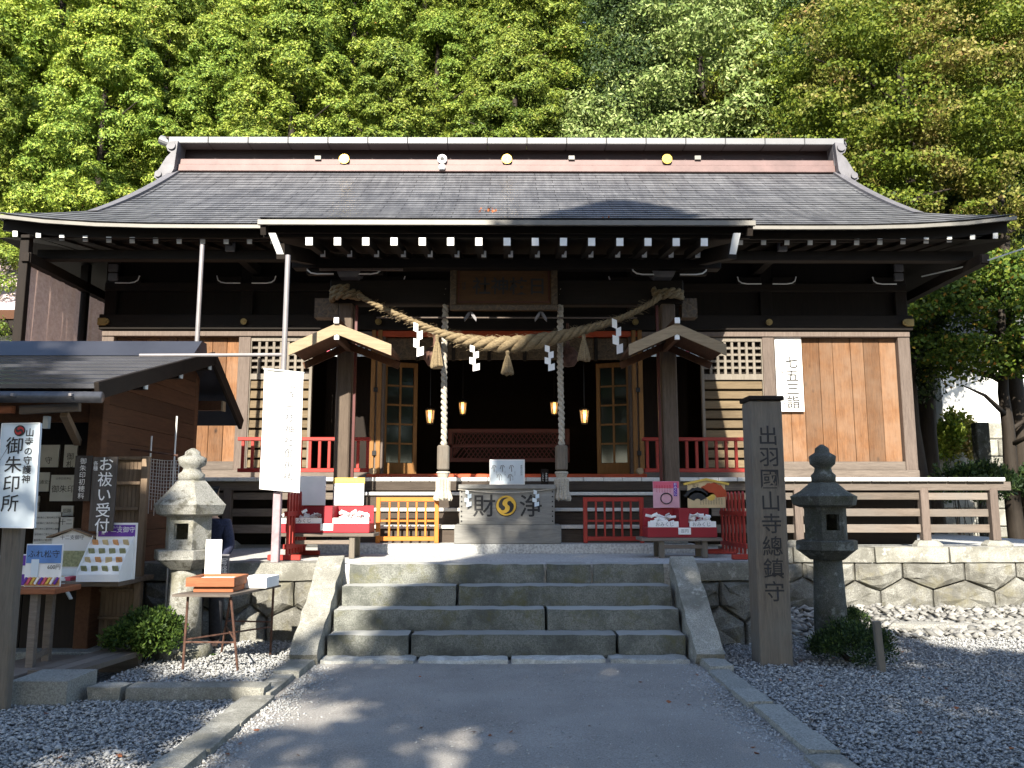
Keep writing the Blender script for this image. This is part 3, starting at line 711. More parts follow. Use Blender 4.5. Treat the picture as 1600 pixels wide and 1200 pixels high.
mb = MB(); mb.box(-7.0, 7.0, WY+.1, 19.4, VF-.12, VF-.02); mb.build('hall_floor', 'wood_dark', hall)
mb = MB(); mb.box(-6.9, 6.9, WY+.1, 19.4, 5.3, 5.36); mb.build('hall_ceiling', 'wood_dark', hall)
# white-lined bracket arms, purlin and its white ends
def bracket(x, z, ln, s_, y=WY-.2, par=hall):
    mb = MB(); mb.box(min(x, x+s_*ln), max(x, x+s_*ln), y, y+.12, z, z+.13, .01); br_ = mb.build('bracket_arm', 'wood_dark', par)
    mb = MB(); mb.tube([(x, y-.006, z), (x+s_*(ln*.6), y-.006, z), (x+s_*(ln*.82), y-.006, z+.015), (x+s_*(ln*.95), y-.006, z+.055), (x+s_*ln, y-.006, z+.13)], .011, 5); mb.build('white_line', 'white_paint', br_)
for x in (-7.0, -4.6, 4.6, 7.0):
    for s_ in (-1, 1):
        if abs(x+s_*.5) < 7.2: bracket(x+s_*.1, PZ(443, WY-.2), .42, s_)
for s_ in (-1, 1): bracket(s_*2.25, PZ(443, WY-.2), .45, -s_)
mb = MB(); mb.box(-7.6, 7.6, 13.06, 13.24, 5.50, 5.66, .01); mb.build('eave_purlin', 'wood_dark', hall)
for u_ in (360, 1222):
    p = W(u_, 385, 13.0); piece('beam_end', 'ornament_grey', hall, p, (.15, .06, .17), .005); piece('beam', 'wood_dark', hall, p+Vector((0, .8, -.0)), (.14, 1.5, .16), .0)
for u_ in (177, 1404):
    for v_ in (419, 433): piece('beam_end', 'ornament_grey', hall, W(u_, v_, 14.2), (.15, .06, .13), .005)
for s_ in (-1, 1):
    piece('side_purlin', 'wood_dark', hall, (s_*7.55, 16.2, 5.42), (.14, 7.0, .16), .0)
    piece('side_purlin_end', 'wood_dark_z', hall, (s_*7.55, 12.68, 5.42), (.12, .03, .14), .003)

# veranda
nb = 52; bw = 15.56/nb
for i in range(nb): piece('floor_board', 'board_white', hall, (-7.78+bw*(i+.5), 13.72+rg.uniform(-.006, .006), VF-.03), (round(bw-.006, 4), 1.42, .06), .006)
mb = MB(); mb.box(-7.7, 7.9, 13.08, 13.2, VF-.2, VF-.064, .006); mb.build('veranda_beam', 'wood_beam', hall)
for x in (-7.55, -6.5, -5.2, -4.35, 4.55, 6.53, 7.62):
    p = piece('veranda_post', 'wood_post', hall, (x, 13.14, (TOP+VF)/2-.02), (.125, .125, VF-TOP-.28), .006)
    mb = MB(); mb.lathe(x, 13.1, [(.23, TOP-.01), (.22, TOP+.06), (.16, TOP+.12)], 8, .39, wob=.05); mb.build('footing_stone', 'granite_pale', hall)
for (v0, v1, off) in ((751, 758, 0), (770, 781, .02), (795, 807, .02), (820, 833, .02)):
    z0, z1 = PZ(v1, 13.1), PZ(v0, 13.1)
    for (a, c_) in ((3.2, 4.48), (4.62, 6.46), (6.60, 7.54), (-4.28, -2.7), (-5.12, -4.42), (-6.43, -5.27)):
        piece('veranda_slat', 'wood_grey', hall, ((a+c_)/2, 13.12+off+rg.uniform(-.008, .008), (z0+z1)/2+rg.uniform(-.006, .006)), (c_-a, .035, round(z1-z0, 3)), .004)
mb = MB(); mb.box(-7, 7, 14.38, 14.44, TOP, VF-.08); mb.build('underfloor_wall', 'wood_dark_z', hall)
mb = MB(); mb.lathe(7.72, 13.14, [(.07, VF-.16), (.07, VF-.02)], 4, math.pi/4); mb.build('corner_block', 'wood_beam', hall)
# wooden stairs

mb = MB(); mb.box(-2.62, -2.52, 12.0, 13.05, 1.036, 1.2); mb.box(2.52, 2.62, 12.0, 13.05, 1.036, 1.2)
stairs = mb.build('stair_stringer', 'wood_dark', hall)
for k, v_ in enumerate((821, 794, 769)):
    y = 12.18+.27*k; z = PZ(v_, y)
    for (a, c_) in ((-2.5, -.62), (-.614, .7), (.706, 2.5)):
        piece('stair_tread', 'board_white', stairs, ((a+c_)/2, y+.15, z-.022), (c_-a, .31, .05), .006)
    piece('stair_riser', 'riser', stairs, (0, y+.05, z-.16), (5.0, .03, .20), 0)
piece('stair_riser', 'riser', stairs, (0, 13.03, VF-.13), (5.0, .03, .14), 0)

# lattice shutters with louvres, both sides
for s_ in (-1, 1):
    x0_, x1_ = (3.46, 4.48) if s_ > 0 else (-4.48, -3.46)
    sh = MB(); sh.box(x0_-.05, x0_, WY-.1, WY-.02, 2.17, 4.49, .004); sh.box(x1_, x1_+.05, WY-.1, WY-.02, 2.17, 4.49, .004); sh.box(x0_, x1_, WY-.1, WY-.02, 4.42, 4.49); sh.box(x0_, x1_, WY-.1, WY-.02, 3.74, 3.84)
    fr = sh.build('shutter_frame', 'lattice', hall)
    mb = MB(); mb.box(x0_, x1_, WY-.0, WY+.02, 2.17, 4.45); mb.build('shutter_backing', 'wood_dark_z', fr)
    for k in range(1, 8): piece('lattice_bar', 'lattice', fr, (x0_+(x1_-x0_)*k/8, WY-.06, 4.13), (.045, .05, .58), .003)
    for k in range(1, 5): piece('lattice_bar', 'lattice', fr, ((x0_+x1_)/2, WY-.052, 3.84+.58*k/5), (x1_-x0_, .045, .04), .003)
    for k in range(9): piece('louvre', 'louver', fr, ((x0_+x1_)/2, WY-.06, 2.27+.172*k), (x1_-x0_-.004, .035, .135), .004, (R(-9), 0, 0))
# the open bays: jambs, hangings, glazed doors, transom
for s_ in (-1, 1):
    for (dx, mt) in ((2.37, 'wood_gold'), (2.26, 'wood_gold')):
        mb = MB(); mb.box(min(s_*dx, s_*(dx-.075)), max(s_*dx, s_*(dx-.075)), WY-.16, WY-.13+.1, VF+.02, 4.62, .004); j = mb.build('door_jamb', mt, hall)
    for z in (2.45, 3.55): piece('hinge', 'black_metal', hall, (s_*2.28, WY-.17, z), (.07, .02, .08), .003)
    mb = MB(); mb.box(*( (2.36, 3.42) if s_ > 0 else (-3.42, -2.36)), 15.6, 15.64, VF, 4.6); mb.build('inner_wall', 'wood_dark_z', hall)
mb = MB(); mb.box(-2.3, 2.3, WY-.14, WY-.06, 4.50, 4.60, .004); mb.build('red_lintel', 'vermilion', hall)
mb = MB(); mb.box(-2.4, 2.4, WY-.2, WY-.04, VF+.004, VF+.1, .006); mb.build('red_sill', 'vermilion', hall)
xs = np.linspace(-2.2, 2.2, 8)
for k in range(7):
    mb = MB(); mb.box(xs[k]+.03, xs[k+1]-.03, WY-.05, WY-.02, 4.10, 4.49, .006); mb.build('transom_panel', 'brocade', hall)
    piece('transom_post', 'wood_dark_z', hall, (xs[k], WY-.04, 4.29), (.06, .07, .42), .004)
for s_ in (-1, 1):
    ang = -.35*s_; d_ = MB(); hx = s_*2.2
    ux, uy = -s_*math.cos(ang), abs(math.sin(ang)); dw = .62
    def dp(t, z, off=0): return Vector((hx+ux*t, WY+.18+uy*t+off, z))
    for (t0, t1, z0, z1) in ((0, .07, 2.08, 4.1), (dw-.07, dw, 2.08, 4.1), (.07, dw-.07, 4.02, 4.1), (.07, dw-.07, 2.08, 2.3)):
        if t1-t0 < .1: d_.bar(dp((t0+t1)/2, z0), dp((t0+t1)/2, z1), .04, t1-t0, up=(ux, uy, 0))
        else: d_.bar(dp(t0, (z0+z1)/2), dp(t1, (z0+z1)/2), .04, z1-z0)
    door = d_.build('glazed_door', 'wood_gold', hall)
    for r_ in range(5):
        for c2 in range(2):
            t0 = .07+c2*(dw-.14)/2; z0 = 2.3+r_*1.72/5
            mb = MB(); mb.bar(dp(t0+.008, z0+.172), dp(t0+(dw-.14)/2-.008, z0+.172), .008, 1.72/5-.016); mb.build('pane', 'glass_dark', door)
        if r_:
            mb = MB(); mb.bar(dp(.07, 2.3+r_*1.72/5), dp(dw-.07, 2.3+r_*1.72/5), .035, .03); mb.build('glazing_bar', 'wood_gold', door)
    mb = MB(); mb.bar(dp(dw/2, 2.3), dp(dw/2, 4.02), .03, .035, up=(ux, uy, 0)); mb.build('glazing_bar', 'wood_gold', door)
for us in (((499, 505), (517, 531), (559, 579)), ((1005, 1027), (1051, 1072), (1078, 1094))):
    for (a, c_) in us:
        if c_-a < 8: continue
        p, q = W(a, 535, WY-.28), W(c_, 557, WY-.28); mb = MB()
        N_ = 6
        for i in range(N_+1):
            x = p.x+(q.x-p.x)*i/N_; yy = WY-.28+.018*math.sin(i*1.7)
            mb.v += [(x, yy, p.z), (x, yy, q.z), (x, yy+.006, p.z), (x, yy+.006, q.z)]
        for i in range(N_): o = i*4; mb.f += [(o, o+1, o+5, o+4), (o+2, o+6, o+7, o+3), (o, o+4, o+6, o+2), (o+1, o+3, o+7, o+5)]
        mb.mi = [0]*len(mb.f)
        cl = mb.build('hanging_cloth', 'paper_blue', hall)
        mb = MB(); tomoe(mb, Vector(((p.x+q.x)/2, WY-.305, (p.z+q.z)/2+.02)), (1, 0, 0), (0, 0, 1), min(.085, (q.x-p.x)*.42), 3); mb.build('crest', 'ink', cl)
    for (a, c_) in us[1:]:
        p = W(a-4, 547, WY-.29); piece('cloth_ribbon', 'ink_pink', hall, p, (.05, .01, .3), .002, (0, R(4), 0))
# red balustrades on the veranda
for s_ in (-1, 1):
    a, c_ = (W(1003, 690, 13.2).x, 4.3) if s_ > 0 else (-4.25, W(579, 690, 13.2).x)
    mb = MB(); mb.box(a, c_, 13.15, 13.23, PZ(689, 13.2), PZ(683.5, 13.2), .006); rail = mb.build('balustrade_rail', 'red_paint', hall)
    mb = MB(); mb.box(a+.02, c_, 13.13, 13.25, PZ(738, 13.2), PZ(732, 13.2), .006); mb.build('foot_rail', 'red_paint', rail)
    nB = int((c_-a)/.148)
    for k in range(nB): piece('baluster', 'red_paint', rail, (a+.08+k*(c_-a-.12)/(nB-1), 13.19, (PZ(689, 13.2)+PZ(732, 13.2))/2), (.045, .045, round(PZ(689, 13.2)-PZ(732, 13.2), 3)), .004)
    mb = MB(); p = W(1000 if s_ > 0 else 582, 736, 13.1); mb.tube([(p.x-.0, 13.05, p.z), (p.x, 13.2, p.z)], .05, 12); mb.build('rail_boss', 'wood_pale', rail)
# inner red rail with crossed slats
a, c_, z0, z1, y = PX(700, 16), PX(890, 16), PZ(722, 16), PZ(670, 16), 16.0
mb = MB(); mb.box(a, c_, y, y+.08, z1-.08, z1, .004); mb.box(a, c_, y, y+.08, z0, z0+.08, .004); mb.box(c_-.08, c_, y, y+.08, z0+.08, z1-.08); mb.box(a, a+.08, y, y+.08, z0+.08, z1-.08)
ir = mb.build('inner_rail', 'red_dark', hall)
for k in range(26):
    x = a+.1+k*(c_-a-.2)/25
    for q in (-1, 1):
        x2 = min(max(x+q*.35, a+.1), c_-.1)
        mb = MB(); mb.bar((x, y+.03+.012*q, z1-.08), (x2, y+.03+.012*q, z0+.08), .012, .018); mb.build('crossed_slat', 'red_dark', ir)
mb = MB(); mb.box(a, c_, y-.0, y+.06, z1-.36, z1-.30, .004); mb.build('inner_rail_bar', 'red_dark', ir)

# ------------------------------------------------------------------ porch pillars, beams and the little gabled covers
PXX = 2.36
for s_ in (-1, 1):
    x = s_*PXX
    mb = MB(); mb.box(x-.105, x+.105, 11.89, 12.11, 1.09, 4.5, .02); pl = mb.build('porch_pillar', 'pillar_wood', hall)
    mb = MB(); mb.box(x-.18, x+.18, 11.82, 12.18, 1.036, 1.09, .02); mb.build('pillar_base', 'granite_pale', pl)
    mb = MB(); mb.box(x+s_*-.15-.018, x+s_*-.15+.018, 11.95, 12.0, 1.2, 4.5); mb.build('red_batten', 'red_dark', pl)
    mb = MB(); mb.box(x-.09, x+.09, 12.112, 12.14, 1.3, 4.4); mb.build('red_batten', 'red_dark', pl)
    mb = MB(); a, c_ = W(492 if s_ < 0 else 1065, 466, 11.9), W(528 if s_ < 0 else 1090, 496, 11.9)
    mb.prism([(0, 0), (c_.x-a.x, 0), (c_.x-a.x, c_.z-a.z), (0, c_.z-a.z)], (a.x, 11.9, a.z), (1, 0, 0), (0, 0, 1), (0, 1, 0), .2); mb.build('carved_nose', 'brocade', hall)
    p = W(545 if s_ < 0 else 1037, 434, 11.75); mb = MB(); mb.prism([(-.13, 0), (.13, 0), (.17, .09), (-.17, .09)], (p.x, 11.7, p.z), (1, 0, 0), (0, 0, 1), (0, 1, 0), .3); mb.build('bearing_block', 'ornament_grey', hall)
    for q in (-1, 1): bracket(x+q*.15, PZ(428, 11.7), .40, q, 11.72)
    # little gabled cover
    ap = 527 if s_ < 0 else 1057; y0, y1 = 11.0, 11.86; A = W(ap, 508, y0); L = W(452 if s_ < 0 else 982, 541, y0); Rr = W(612 if s_ < 0 else 1134, 541, y0)
    for e, nm in ((L, 'left'), (Rr, 'right')):
        d = (e-A); th = Vector((0, 0, .055))
        mb = MB(); mb.add([A, e, e-th, A-th, A+Vector((0, y1-y0, 0)), e+Vector((0, y1-y0, 0)), e+Vector((0, y1-y0, -.055)), A+Vector((0, y1-y0, -.055))],
                          [(0, 1, 2, 3), (4, 7, 6, 5), (0, 4, 5, 1), (3, 2, 6, 7), (1, 5, 6, 2), (0, 3, 7, 4)]); g_ = mb.build('cover_roof', 'wood_stall', hall)
        o3 = Vector((0, -.035, .02)); w_ = Vector((0, 0, -.15))
        mb = MB(); mb.add([A+o3, e+o3, e+o3+w_, A+o3+w_, A+o3+Vector((0, .033, 0)), e+o3+Vector((0, .033, 0)), e+o3+w_+Vector((0, .033, 0)), A+o3+w_+Vector((0, .033, 0))],
                          [(0, 1, 2, 3), (4, 7, 6, 5), (0, 4, 5, 1), (3, 2, 6, 7), (1, 5, 6, 2), (0, 3, 7, 4)]); mb.build('cover_barge', 'wood_pale', g_)
        ee = e+Vector((0, .03, -.05)); 
        mb = MB(); mb.bar(A+Vector((0, y1-y0-.03, -.13)), e+Vector((0, y1-y0-.03, -.13)), .03, .1); mb.build('cover_barge', 'wood_stall', g_)
    mb = MB(); mb.bar(A+Vector((0, -.05, .05)), A+Vector((0, y1-y0, .05)), .075, .085, .01); rp = mb.build('cover_ridge', 'wood_stall', hall)
    piece('ridge_end', 'white_paint', rp, A+Vector((0, -.06, .05)), (.068, .03, .08), .004)
    mb = MB(); mb.bar(A+Vector((0, .0, -.16)), A+Vector((0, y1-y0+.15, -.16)), .07, .09, .006); rp = mb.build('cover_purlin', 'wood_stall', hall)
    piece('purlin_end', 'white_paint', rp, A+Vector((0, -.012, -.16)), (.065, .03, .085), .004)
mb = MB(); mb.box(-2.6, 2.6, 11.9, 12.1, 4.48, 4.86, .02); mb.build('porch_beam', 'wood_dark', hall)
mb = MB(); mb.box(-3.1, 3.1, 11.66, 11.86, 4.96, 5.12, .01); mb.build('porch_purlin', 'wood_dark', hall)
mb = MB(); mb.tube([(-1.9, 11.88, PZ(497, 11.9)), (1.9, 11.88, PZ(497, 11.9))], .012, 5); mb.build('beam_line', 'wood_post', hall)
mb = MB(); mb.box(-2.7, -1.5, 11.62, 11.66, PZ(422, 11.6), PZ(419, 11.6)); mb.build('beam_line', 'wood_post', hall)
for u_ in (735, 845):                                  # carved paired leaf brackets under the plaque
    p = W(u_, 493, 11.85); mb = MB()
    for q in (-1, 1): mb.prism([(0, .06), (q*.03, .05), (q*.09, -.04), (q*.085, -.09), (q*.05, -.05), (q*.015, .0)], (p.x, 11.83, p.z), (1, 0, 0), (0, 0, 1), (0, 1, 0), .05)
    mb.build('leaf_bracket', 'ornament_grey', hall)
def Wx(u, v, x):                                       # the point seen at pixel (u, v) that lies at the given x
    d = ray(u, v); t = x/d.x; return Vector((x, d.y*t, CAMH+d.z*t))
EX_, EZ_ = Vector((1, 0, 0)), Vector((0, 0, 1))
def smooth_path(pts, k=10):
    out = []; P = [pts[0]]+list(pts)+[pts[-1]]
    for i in range(1, len(P)-2):
        for j in range(k):
            t = j/k; a, b_, c_, d = [np.array(P[i+q]) for q in (-1, 0, 1, 2)]
            out.append(tuple(.5*((2*b_)+(-a+c_)*t+(2*a-5*b_+4*c_-d)*t*t+(-a+3*b_-3*c_+d)*t**3)))
    out.append(tuple(pts[-1])); return out
def twisted(mb, pts, rads, strands, pitch, n=7, fill=.56):
    """strands laid round a path; pitch = path radii per turn"""
    pts = [Vector(p) for p in pts]; ph = [0.0]
    for i in range(1, len(pts)): ph.append(ph[-1]+(pts[i]-pts[i-1]).length/(max(rads[i], .01)*pitch)*2*math.pi)
    for s in range(strands):
        line, rr = [], []
        for i, p in enumerate(pts):
            d = (pts[min(i+1, len(pts)-1)]-pts[max(i-1, 0)]).normalized()
            r = d.cross(Vector((0, 1, 0.001))); r.normalize(); u = r.cross(d); a = ph[i]+2*math.pi*s/strands
            line.append(p+(r*math.cos(a)+u*math.sin(a))*rads[i]*.52); rr.append(rads[i]*fill)
        mb.tube(line, rr, n)
def tassel(mb, x, y, z1, z0, r0, r1, n=22):
    prof = [(r0*.7, z1), (r0, z1-.02), (r0*.8, z1-(z1-z0)*.2), (r0*1.05, z1-(z1-z0)*.26), (r1*.75, z0+(z1-z0)*.35), (r1, z0+.02), (r1*.9, z0)]
    vs_, fs = [], []
    for i, (r, z) in enumerate(prof):
        for j in range(n):
            a = 2*math.pi*j/n; k = 1+(.13 if j % 2 else -.10)*(i > 2); vs_.append((x+r*k*math.cos(a), y+r*k*math.sin(a), z+(random.uniform(-.02, .02) if i == len(prof)-1 else 0)))
    for i in range(len(prof)-1):
        for j in range(n): fs.append((i*n+j, i*n+(j+1) % n, (i+1)*n+(j+1) % n, (i+1)*n+j))
    fs += [tuple(range(n)), tuple(range((len(prof)-1)*n, len(prof)*n))]; mb.add(vs_, fs)
def shide(mb, p, h, w_, flip=1, lean=0.0):
    """folded zigzag paper streamer: overlapping slanted leaves joined at their corners"""
    x, y, z = p; k = 4; st = h/(k+.35)
    for i in range(k):
        a = x+flip*w_*(.5 if i % 2 else 0)+lean*i*st; wd = w_*(.75+.1*i); zz = z-i*st
        q = [(a-wd*.45, zz-st*.15*(1 if i % 2 else -1)), (a+wd*.45, zz+st*.15*(1 if i % 2 else -1)), (a+wd*.45, zz+st*(.15 if i % 2 else -.15)-st*1.05), (a-wd*.45, zz-st*(.15 if i % 2 else -.15)-st*1.05)]
        v_ = [(X_, y-.006*i+(.022 if j in (1, 2) else -.01)*(1 if i % 2 else -1), Z_) for j, (X_, Z_) in enumerate(q)]
        mb.add(v_+[(a_, b2+.003, c_) for a_, b2, c_ in v_], [(0, 1, 2, 3), (4, 7, 6, 5), (0, 4, 5, 1), (1, 5, 6, 2), (2, 6, 7, 3), (3, 7, 4, 0)])

# ------------------------------------------------------------------ sacred rope across the porch
RYY = 11.66
pp = [(560, 461), (590, 478), (640, 500), (690, 521), (740, 534), (793, 538), (850, 531), (900, 519), (960, 501), (1010, 478), (1032, 463)]
rr = [.040, .041, .044, .060, .092, .118, .106, .073, .047, .041, .040]
pts = smooth_path([tuple(W(u, v, RYY)) for u, v in pp], 12); rads = list(np.interp(np.linspace(0, 10, len(pts)), range(11), rr))
rope = thing('sacred_rope', 'thick twisted straw rope sagging between the porch pillars with paper streamers', 'rope', pts[len(pts)//2])
mb = MB(); twisted(mb, pts, rads, 3, 5.0, 8); mb.build('rope_body', 'straw', rope, smooth=True)
for s_ in (-1, 1):
    mb = MB(); hel = []
    for i in range(64):
        a = i/64*2*math.pi*2.6+(math.pi*.5 if s_ < 0 else 0); hel.append((s_*PXX+.20*math.cos(a), 11.93+.22*math.sin(a), PZ(466, 11.7)+.17*i/64))
    twisted(mb, smooth_path(hel, 2), [.05]*127, 2, 4.5, 6); mb.build('rope_coil', 'straw', rope, smooth=True)
rs = random.Random(3); mb = MB()
for i in range(700):                                   # stray straws
    k = rs.randrange(10, len(pts)-10); p = Vector(pts[k]); a = rs.uniform(0, 6.28); d = Vector((rs.uniform(-1, 1), math.sin(a)*.7, math.cos(a)))
    q = p+d.normalized()*rads[k]*.95; mb.tube([q, q+Vector((rs.uniform(-.12, .12), d.y*.03, d.z*.04))], .0022, 3)
mb.build('stray_straw', 'straw', rope)['kind'] = 'stuff'
for (u, v0, v1, l) in ((683, 523, 574, ''), (793, 548, 585, ''), (912, 523, 563, '')):
    mb = MB(); p, q = W(u, v0, RYY-.05), W(u, v1, RYY-.05); tassel(mb, p.x, p.y, p.z, q.z, .03, .085); mb.build('straw_tassel', 'straw', rope)
for (u, v0, v1, fl, ln) in ((650, 505, 560, 1, .05), (738, 540, 582, 1, .03), (855, 540, 582, 1, .03), (960, 499, 556, 1, .05)):
    mb = MB(); p, q = W(u, v0, RYY-.09), W(u, v1, RYY-.09); shide(mb, p, p.z-q.z, .10, fl, ln); mb.build('paper_streamer', 'paper', rope)

# bells and their ropes
for u, nm in ((693, 'left'), (877, 'right')):
    x = PX(u, 11.95); z0 = PZ(697, 11.95)
    t = thing('bell_rope', f'thick pale bell rope with a wooden grip and tassel, the {nm} one of the pair', 'bell rope', (x, 11.95, z0-.7), 'bell ropes')
    zz = np.linspace(4.75, z0, 60); mb = MB(); twisted(mb, [(x+.006*math.sin(q*3), 11.95, q) for q in zz], [.05]*60, 2, 3.4, 7); mb.build('cord', 'hemp', t, smooth=True)
    mb = MB(); mb.box(x-.085, x+.085, 11.87, 12.03, PZ(735, 11.95), z0+.01, .02); mb.build('grip', 'wood_grey_z', t)
    mb = MB(); mb.lathe(x, 11.95, [(.09, PZ(739, 11.95)-.015), (.10, PZ(739, 11.95)), (.09, PZ(739, 11.95)+.02)], 16); mb.build('binding', 'hemp', t)
    mb = MB(); tassel(mb, x, 11.95, PZ(738, 11.95), PZ(781, 11.95), .09, .125, 30); mb.build('tassel', 'hemp', t)
    xb = PX(677 if nm == 'left' else 889, 12.1); zb = PZ(556, 12.1); mb = MB()
    mb.lathe(xb, 12.15, [(.02, zb-.16), (.10, zb-.14), (.155, zb-.05), (.165, zb-.01), (.17, zb), (.165, zb+.01), (.15, zb+.06), (.09, zb+.13), (.03, zb+.16), (.02, zb+.5)], 20)
    tag(mb.build('bell', 'steel_rust', smooth=True), f'round reddish brown bell hanging beside the {nm} bell rope', 'bell', 'bells')
# plaque over the entrance
a, c_ = W(706, 418, 12.1), W(870, 490, 12.0); cx = (a.x+c_.x)/2; cz = (a.z+c_.z)/2; hw, hh = (c_.x-a.x)/2, (a.z-c_.z)/2
t = thing('name_plaque', 'dark wooden name plaque with raised characters above the entrance', 'plaque', (cx, 11.85, cz-hh))
wood('plaque_wood', (.05, .024, .010), (.095, .048, .019), 'x')
mb = MB(); mb.box(cx-hw, cx+hw, 11.80, 11.86, cz-hh, cz+hh, .01); mb.build('board', 'plaque_wood', t)
mb = MB()
for (x0, x1, z0, z1) in ((cx-hw, cx+hw, cz+hh-.08, cz+hh), (cx-hw, cx+hw, cz-hh, cz-hh+.08), (cx-hw, cx-hw+.09, cz-hh+.08, cz+hh-.08), (cx+hw-.09, cx+hw, cz-hh+.08, cz+hh-.08)): mb.box(x0, x1, 11.77, 11.80, z0, z1, .008)
mb.build('frame', 'brocade', t)
mb = MB()
for (x0, x1, z0, z1) in ((cx-hw+.13, cx+hw-.13, cz+hh-.13, cz+hh-.12), (cx-hw+.13, cx+hw-.13, cz-hh+.12, cz-hh+.13), (cx-hw+.12, cx-hw+.13, cz-hh+.12, cz+hh-.12), (cx+hw-.13, cx+hw-.12, cz-hh+.12, cz+hh-.12)): mb.box(x0, x1, 11.79, 11.80, z0, z1)
mb.build('red_line', 'red_dark', t)
text('lettering', '社神枝日', 'ink', t, (cx+.06, 11.80, cz), EX_, EZ_, .27, .012, False, .015)
text('small_lettering', '謹書', 'ink', t, (cx-hw+.2, 11.80, cz), EX_, EZ_, .06, .006)
# lit lamps inside
for i, (u, v, y, s) in enumerate(((672, 650, 15.3, 1.0), (723, 637, 17.2, .95), (866, 637, 17.2, .95), (913, 650, 15.3, 1.0))):
    p = W(u, v, y); x, z = p.x, p.z; r = .085*s
    t = thing('hanging_lamp', ['lit lantern lamp inside, leftmost of the four, beside the glazed door', 'lit lantern lamp hanging deep inside, second from the left', 'lit lantern lamp hanging deep inside, partly behind the right bell rope', 'lit lantern lamp inside, rightmost of the four'][i], 'lamp', (x, y, z-.15), 'lit lamps inside the hall')
    mb = MB(); mb.lathe(x, y, [(r*.62, z-.13), (r, z+.10)], 6); mb.build('shade', 'lamp_glow', t)
    mb = MB(); mb.lathe(x, y-.0, [(r*.35, z-.09), (r*.4, z), (r*.3, z+.05)], 8)
    mb = MB()
    for k in range(6):
        a = k*math.pi/3; mb.bar((x+r*.63*math.cos(a), y+r*.63*math.sin(a), z-.14), (x+r*1.02*math.cos(a), y+r*1.02*math.sin(a), z+.12), .012, .012)
    mb.lathe(x, y, [(r*1.1, z+.10), (r*1.12, z+.125), (r*.4, z+.17)], 6); mb.lathe(x, y, [(r*.7, z-.155), (r*.72, z-.13)], 6); mb.build('lamp_frame', 'black_metal', t)
    mb = MB(); mb.tube([(x, y, z+.16), (x, y, 5.3)], .008, 5); mb.build('cord', 'black_metal', t)
    ld = bpy.data.lights.new('lamp_light', 'POINT'); ld.energy = 2; ld.color = (1, .6, .25); ld.shadow_soft_size = .06
    lo = bpy.data.objects.new('lamp_light', ld); COL.objects.link(lo); lo.parent = t; lo.location = Vector((x, y-.16, z-.02))-t.location

# ------------------------------------------------------------------ offertory box
OY = 11.78; a, c_ = W(718, 757, OY), W(867, 820, OY); z0 = 1.037
t = thing('offertory_box', 'weathered grey wooden offertory box with black characters and a gold crest', 'offertory box', (0, OY+.3, z0))
zb = PZ(820, OY); mb = MB(); mb.box(PX(711, OY), PX(876, OY), OY-.02, OY+.62, z0, zb, .008); mb.build('base', 'wood_box', t)
mb = MB(); mb.box(a.x, c_.x, OY+.03, OY+.56, zb, a.z-.045, .006); mb.build('body', 'wood_box', t)
zt_ = a.z; mb = MB(); mb.box(a.x-.015, c_.x+.015, OY+.0, OY+.07, zt_-.06, zt_, .006); mb.box(a.x-.015, c_.x+.015, OY+.53, OY+.6, zt_-.06, zt_, .006); mb.box(a.x-.015, a.x+.05, OY+.07, OY+.53, zt_-.06, zt_); mb.box(c_.x-.05, c_.x+.015, OY+.07, OY+.53, zt_-.06, zt_); mb.build('rim', 'wood_box', t)
for k in range(9): piece('grille_slat', 'wood_box', t, ((a.x+c_.x)/2, OY+.1+k*.05, zt_-.03), (c_.x-a.x-.1, .02, .04), .003)
yc = OY+.03; zc = PZ(790, yc)
text('lettering', '財', 'ink', t, (PX(757, yc), yc, zc), EX_, EZ_, .33, .004, True, .009)
text('lettering', '浄', 'ink', t, (PX(829, yc), yc, zc), EX_, EZ_, .33, .004, True, .009)
mb = MB(); o3 = Vector((PX(791, yc), yc, PZ(790, yc))); disc(mb, o3+Vector((0, 0, -.006)), EX_, EZ_, .147, .008, 32, 1); disc(mb, o3, EX_, EZ_, .14, .016, 32); tomoe(mb, o3, EX_, EZ_, .125, 2, .6, -1, .018, 1); mb.build('crest', ['gold', 'ink'], t)
for s_ in (-1, 1):
    for k in range(7):
        mb = MB(); x = a.x+.03 if s_ < 0 else c_.x-.03; disc(mb, (x, yc, zb+.05+k*.068), EX_, EZ_, .012, .008, 8); mb.build('nail', 'black_metal', t)
mb = MB(); mb.tube(smooth_path([(a.x-.02, yc-.02, PZ(765, yc)), (PX(760, yc), yc-.025, PZ(769, yc)), (PX(792, yc), yc-.025, PZ(770, yc)), (PX(830, yc), yc-.025, PZ(768, yc)), (c_.x+.02, yc-.02, PZ(763, yc))], 6), .007, 6); mb.build('thin_rope', 'hemp', t)
for u in (733, 838):
    mb = MB(); shide(mb, (PX(u, yc)-.02, yc-.035, PZ(766, yc)), .24, .07, 1, -.05 if u < 800 else -.08); mb.build('paper_streamer', 'paper_blue', t)
